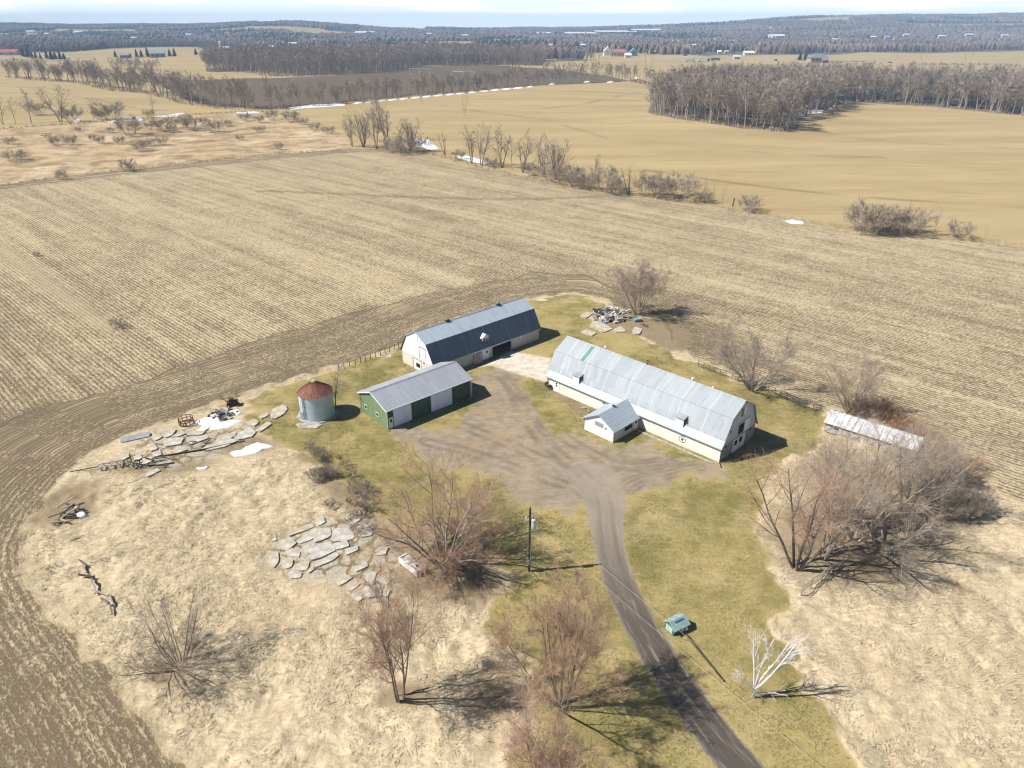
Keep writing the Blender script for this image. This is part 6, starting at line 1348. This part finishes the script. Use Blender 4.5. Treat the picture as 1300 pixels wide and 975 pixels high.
house(771, 71, 9, 11, 'tall white gabled house in the hamlet', WH, (.7, .7, .7), depth=1.1, rz=R(90), wins=2, roofk=.5); house(785, 71, 15, 8, 'red roofed house beside the tall white gable', (.6, .52, .48), (.40, .17, .13)); house(797, 73, 8, 5, 'white garage with dark door in the hamlet', WH, (.7, .72, .75), 'garage', 'garage'); house(804, 71, 9, 9, 'blue grey house at the right of the hamlet', (.24, .31, .36), (.26, .30, .34), depth=1, rz=R(90))
house(848, 68, 16, 5, 'long white building on the far road', WH, (.82, .82, .82), 'building', 'building', .35); house(828, 68, 8, 4, 'beige house left of the long white building', (.55, .48, .38), (.45, .40, .33)); house(860, 67, 7, 4, 'small white house right of the long white building', WH, GY)
house(950, 70, 12, 5, 'white house under the trees at the right end of the far road', WH, (.7, .7, .72)); house(935, 75, 8, 5, 'pale blue shed by the far trucks', (.50, .56, .60), (.55, .6, .62), 'shed', 'shed'); house(913, 68, 5, 4, 'small white gabled house on the far road', WH, (.8, .8, .8)); house(922, 68, 5, 4, 'small cream house on the far road', (.6, .56, .48), (.5, .45, .4))
house(1037, 79, 22, 10, 'grey hip roofed brick house in the tan field', (.42, .30, .26), (.20, .21, .23), hip=True, wins=4); house(1047, 80, 7, 6, 'dark red annex of the grey hip roofed house', (.28, .09, .07), GY, 'garage', 'garage')
tag(obj('farm_wall', MB().box(-30, 30, -.4, .4, 0, 2.2), hm((.62, .6, .57))), 'long pale wall right of the grey hip roofed house', 'wall').location = G(1075, 79)
for x, y, w_, h_, lab, c in ((460, 44, 14, 4, 'big white greenhouse on the hillside', WH), (690, 44, 16, 3, 'left white greenhouse block below the skyline', WH), (735, 44, 34, 3, 'second long white greenhouse block below the skyline', WH), (775, 42, 36, 3, 'longest white greenhouse block below the skyline', WH), (815, 40, 24, 3, 'fourth white greenhouse block below the skyline', WH), (833, 41, 10, 4, 'white packing hall right of the greenhouses', WH), (372, 58, 10, 4, 'white hall in the woods far left', WH), (432, 66, 11, 3, 'white roofed shed behind the tall bare wood', WH), (101, 43, 12, 3, 'white hall on the far left hillside', WH),
      (1126, 50, 7, 4, 'blue roofed white house on the wooded rise', WH), (985, 48, 16, 4, 'row of white houses on the wooded rise', WH), (1108, 50, 6, 4, 'dark red house on the wooded rise', (.3, .12, .1)), (1195, 48, 9, 3, 'cream house on the right wooded rise', (.62, .55, .42)), (472, 43, 8, 3, 'white greenhouse beside the big one', WH), (650, 62, 8, 3, 'white roofed house in the bare trees', WH), (625, 61, 5, 3, 'small white house in the bare trees', WH), (1230, 46, 10, 3, 'pale house far along the right rise', (.6, .5, .4)), (40, 42, 10, 3, 'white barn at the left of the far left hillside', WH), (60, 45, 6, 3, 'small white house below the far left barn', WH), (545, 45, 6, 3, 'small pale house on the central far slope', (.6, .56, .5)), (590, 47, 8, 3, 'pinkish house on the central far slope', (.6, .45, .38)), (905, 52, 6, 3, 'grey house below the far right hill field', (.45, .45, .46)), (930, 55, 8, 4, 'white bungalow in the trees above the far road', WH), (1060, 52, 7, 3, 'beige house on the wooded rise', (.58, .5, .4)), (1150, 46, 8, 3, 'white house high on the wooded rise', WH), (1275, 47, 8, 3, 'white house near the right end of the rise', WH), (700, 60, 6, 4, 'white cottage in the trees behind the hamlet', WH), (740, 60, 6, 4, 'tan cottage in the trees behind the hamlet', (.55, .47, .36)), (880, 60, 5, 4, 'white cottage in the trees above the lorries', WH), (965, 58, 6, 4, 'cream cottage above the right end of the far road', (.62, .56, .46)), (345, 62, 6, 4, 'white cottage left of the white hall in the woods', WH), (400, 52, 7, 3, 'tan house on the slope of the left hill', (.55, .46, .33)), (240, 46, 7, 3, 'white house on the far left slope', WH), (170, 50, 6, 3, 'grey house on the far left slope', (.5, .5, .5))):
    house(x, y, w_, h_, lab, c, (.75, .77, .8) if x != 1126 else (.3, .42, .62), 'building' if w_ > 9 else 'house', 'building' if w_ > 9 else 'house', .5 if w_ < 12 else 3.0, wins=0, roofk=.35)
# lorries, cars
def lorry(px, py, wpx, label, box, cab):
    p = G(px, py); L = wpx * mpp(p); t_ = thing('lorry', label, 'lorry', p, RS.uniform(-.1, .1)); k = L / 14
    obj('box', MB().box(-L / 2, L * .3, -1.3 * k, 1.3 * k, 1.1 * k, 4 * k), hm(box), t_); obj('cab', MB().box(L * .33, L / 2, -1.2 * k, 1.2 * k, .8 * k, 3.3 * k), hm(cab), t_)
    for x in (-.38, -.28, .40): obj('wheel', MB().cyl((x * L, -1.3 * k, .5 * k), (x * L, 1.3 * k, .5 * k), .5 * k, .5 * k, 12), M_TRIMD, t_)
lorry(876, 79, 13, 'pale grey lorry parked at the left on the far yard', (.55, .60, .64), (.5, .55, .6)); lorry(893, 78, 15, 'white lorry trailer parked in the middle of the far yard', WH, (.1, .1, .12)); lorry(908, 77, 12, 'bright blue lorry parked at the right on the far yard', (.10, .24, .50), (.10, .24, .5))
def car(px, py, wpx, label, c):
    p = G(px, py); L = wpx * mpp(p); t_ = thing('car', label, 'car', p, RS.uniform(-.2, .2)); k = L / 4.4; b_ = MB()
    b_.extrude_x([(-.85 * k, .35 * k), (.85 * k, .35 * k), (.85 * k, .85 * k), (-.85 * k, .85 * k)], -2.2 * k, 2.2 * k); b_.add([(-1.4 * k, -.75 * k, .85 * k), (1.2 * k, -.75 * k, .85 * k), (1.2 * k, .75 * k, .85 * k), (-1.4 * k, .75 * k, .85 * k), (-1.0 * k, -.65 * k, 1.4 * k), (.6 * k, -.65 * k, 1.4 * k), (.6 * k, .65 * k, 1.4 * k), (-1.0 * k, .65 * k, 1.4 * k)], [(0, 1, 5, 4), (1, 2, 6, 5), (2, 3, 7, 6), (3, 0, 4, 7), (4, 5, 6, 7)])
    obj('body', b_, hm(c), t_)
    for x in (-1.4, 1.4): obj('wheel', MB().cyl((x * k, -.9 * k, .33 * k), (x * k, .9 * k, .33 * k), .33 * k, .33 * k, 10), M_TRIMD, t_)
for x, y, lab, c in ((870, 71, 'dark car on the far road above the lorries', (.05, .06, .08)), (885, 71, 'white car on the far road above the lorries', WH), (927, 71, 'silver car on the far road near the small houses', (.5, .52, .55)), (1130, 80, 'dark car on the far road right of the hip roofed house', (.06, .06, .07)), (1258, 86, 'white car on the far road near the right border', WH), (985, 77, 'black car at the bend of the far road', (.03, .03, .03))): car(x, y, 5, lab, c)
# pale H frames and faint V towers of the power line
M_PYL = mat('pale_pylon_steel', (.66, .65, .60), .7); M_PYLD = mat('thin_pylon_steel', (.36, .33, .28), .6)
for xs, y0, y1, lab in (((521, 533, 545.5), 96, 88, 'left pale portal pylon on the ploughed field'), ((574.5, 588.5, 602.5), 100, 91.5, 'right pale portal pylon on the ploughed field')):
    p = [G(x, y0 + .35 * i) for i, x in enumerate(xs)]; m = mpp(p[0]); h = 8.5 * m; t_ = thing('portal_pylon', lab, 'pylon', p[1]); lo = [q - p[1] for q in p]
    for q in lo: obj('post', MB().cyl(q, q + Vector((0, 0, h)), .34, .3, 8), M_PYL, t_)
    obj('beam', MB().bar(lo[0] + Vector((0, 0, h)), lo[1] + Vector((0, 0, h)), .5, .5).bar(lo[1] + Vector((0, 0, h)), lo[2] + Vector((0, 0, h)), .5, .5), M_PYL, t_)
    mb = MB()
    for a, c in ((0, 1), (1, 2)):
        mid_ = (lo[a] + lo[c]) / 2 + Vector((0, 0, h + 2.4)); mb.bar(lo[a] + Vector((0, 0, h)), mid_, .2, .2).bar(mid_, lo[c] + Vector((0, 0, h)), .2, .2)
    obj('brace', mb, M_PYL, t_)
for x, y, hpx, lab in ((822, 98, 26, 'left faint V shaped pylon in the far tan field'), (883, 98, 22, 'second faint V shaped pylon in the far tan field'), (1170, 84, 17, 'third faint V shaped pylon by the far road'), (1226, 86, 18, 'rightmost faint V shaped pylon by the far road')):
    p = G(x, y); m = mpp(p); h = hpx * m; t_ = thing('pylon', lab, 'pylon', p); 
    for s in (-1, 1):
        mb = MB().cyl((0, 0, 0), (s * 5.5 * m, 0, h), .22, .22, 6)
        obj('mast', mb, M_PYLD, t_)
    obj('crossarm', MB().bar((-8 * m, 0, h), (8 * m, 0, h), .3, .3), M_PYLD, t_)
# ------------------------------------------------------------------ standing dry grass of the meadow (one uncountable cover)
def blades(name, P2, L, w, lift, cols, flow_seed, label, spread=.5, base_rot=0.0):
    n = len(P2); fl = vnoise(P2[:, 0] / 5.5, P2[:, 1] / 5.5, flow_seed) * 4 + vnoise(P2[:, 0] / 17, P2[:, 1] / 17, flow_seed + 1) * 5 + base_rot
    a = fl + RN.normal(0, spread, n); l = L * RN.uniform(.5, 1.4, n); ww = w * RN.uniform(.6, 1.4, n); hh = lift * RN.uniform(.2, 1.5, n)
    z = np.interp(0, [0, 1], [0, 0]) + GZ(P2)
    dx, dy = np.cos(a), np.sin(a); b0 = np.c_[P2[:, 0] + dy * ww / 2, P2[:, 1] - dx * ww / 2, z]; b1 = np.c_[P2[:, 0] - dy * ww / 2, P2[:, 1] + dx * ww / 2, z]
    m0 = np.c_[P2[:, 0] + dx * l * .55 - dy * ww * .35, P2[:, 1] + dy * l * .55 + dx * ww * .35, z + hh]; m1 = np.c_[P2[:, 0] + dx * l * .55 + dy * ww * .35, P2[:, 1] + dy * l * .55 - dx * ww * .35, z + hh]
    tp = np.c_[P2[:, 0] + dx * l, P2[:, 1] + dy * l, z + hh * .75]
    V = np.stack([b0, m1, m0, b1, tp], 1)
    me = bpy.data.meshes.new(name); me.vertices.add(n * 5); me.loops.add(n * 7); me.polygons.add(n * 2); me.vertices.foreach_set('co', V.astype(np.float32).ravel())
    i = np.arange(n)[:, None] * 5; me.loops.foreach_set('vertex_index', (i + np.array([[0, 1, 2, 3, 2, 1, 4]])).astype(np.int32).ravel())
    ls = (np.arange(n)[:, None] * 7 + np.array([[0, 4]])).astype(np.int32).ravel(); me.polygons.foreach_set('loop_start', ls); me.update(calc_edges=True)
    k = np.clip(vnoise(P2[:, 0] / 2.1, P2[:, 1] / 2.1, 41) * .6 + RN.random(n) * .5, 0, 1)[:, None]; C = np.array(cols[0]) * (1 - k) + np.array(cols[1]) * k; C = np.repeat(C, 5, 0)
    at = me.attributes.new('tint', 'FLOAT_COLOR', 'POINT'); at.data.foreach_set('color', np.c_[C, np.ones(len(C))].astype(np.float32).ravel()); me.materials.append(M_FAR)
    return tag(link(name, me), label, 'grass', None, 'stuff')
# height and cover lookups on the land mesh
def near_idx(P2):
    r_ = np.clip(np.searchsorted(YS, P2[:, 1]) - 1, 0, len(YS) - 2); y = YS[r_]; tx = P2[:, 0] / (.70 * (y + 62)); c_ = np.clip(np.searchsorted(TT, tx) - 1, 0, NC - 2); return r_ * NC + c_
def FLOORS(P2):
    m_ = np.zeros(len(P2), bool)
    for x_, y_, w_, h_ in ((418, 700, 82, 42), (240, 560, 120, 36)):
        c_ = G(x_, y_); a_ = (G(x_ + w_, y_) - c_).length; d_ = (G(x_, y_ + h_) - G(x_, y_ - h_)).length / 2; m_ |= ((P2[:, 0] - c_.x) / a_) ** 2 + ((P2[:, 1] - c_.y) / d_) ** 2 < 1
    return m_
def GZ(P2): i = near_idx(P2); return .25 * (Z[i] + Z[i + 1] + Z[i + NC] + Z[i + NC + 1])
cand = np.c_[RN.uniform(-70, 120, 900000), RN.uniform(36, 132, 900000)]
cand = cand[(np.abs(cand[:, 0]) < .72 * cand[:, 1] + 26)]
i = near_idx(cand); ww_ = WTS['meadow'][i]; br_ = brushw[i]
sel = cand[(ww_ > .75) & (br_ < .55)]; sel = sel[RN.random(len(sel)) < np.clip(1.5 - sel[:, 1] / 130, .25, 1) * np.clip(vnoise(sel[:, 0] / 2.6, sel[:, 1] / 2.6, 91) * 1.7 - .35, .06, 1)]
sel = sel[~FLOORS(sel) | (RN.random(len(sel)) < .12)][:48000]
blades('dry_grass', sel, .46, .06, .11, ((.40, .31, .185), (.66, .555, .385)), 51, 'matted straw coloured dry grass of the meadow', .75)
# stalks left standing and lying in the near stubble
ci = np.c_[RN.uniform(-120, 40, 700000), RN.uniform(38, 125, 700000)]; ci = ci[(np.abs(ci[:, 0]) < .72 * ci[:, 1] + 26)]; j = near_idx(ci)
ci = ci[(WTS['crop_field'][j] > .9)]; ci = ci[RN.random(len(ci)) < np.clip((112 - ci[:, 1]) / 50, 0, 1) * .5 * np.where(headw[near_idx(ci)] > .5, .0, 1)][:40000]
blades('corn_residue', ci, .38, .05, .10, ((.36, .28, .16), (.66, .56, .38)), 61, 'pale broken corn stalks strewn over the stubble field', 2.0)
li = np.c_[RN.uniform(-40, 60, 900000), RN.uniform(38, 125, 900000)]; li = li[(np.abs(li[:, 0]) < .72 * li[:, 1] + 26)]; j = near_idx(li)
li = li[(WTS['lawn'][j] > .7) & (WTS['gravel_yard'][j] < .3) & (WTS['driveway'][j] < .3) & (WTS['concrete_apron'][j] < .1)]; li = li[(vnoise(li[:, 0] / 1.7, li[:, 1] / 1.7, 95) + RN.normal(0, .2, len(li))) > .45][:80000]
blades('lawn_grass', li, .22, .05, .09, ((.15, .145, .045), (.40, .32, .15)), 71, 'short patchy lawn grass, part green and part straw', 2.0)
# ------------------------------------------------------------------ the air
hm_ = bpy.data.materials.new('air'); hm_.use_nodes = True; nt = hm_.node_tree; nt.nodes.clear(); out = nt.nodes.new('ShaderNodeOutputMaterial'); vol = nt.nodes.new('ShaderNodeVolumePrincipled')
vol.inputs['Color'].default_value = (.46, .69, 1.0, 1); vol.inputs['Density'].default_value = HAZE; vol.inputs['Anisotropy'].default_value = -.15; vol.inputs['Density Attribute'].default_value = ''; hm_.cycles.homogeneous_volume = True; nt.links.new(vol.outputs[0], out.inputs['Volume'])
hz = obj('haze', MB().box(-9500, 9500, -3000, 7100, -2, 136), hm_); tag(hz, 'thin blue haze over the far land', 'haze', None, 'stuff')
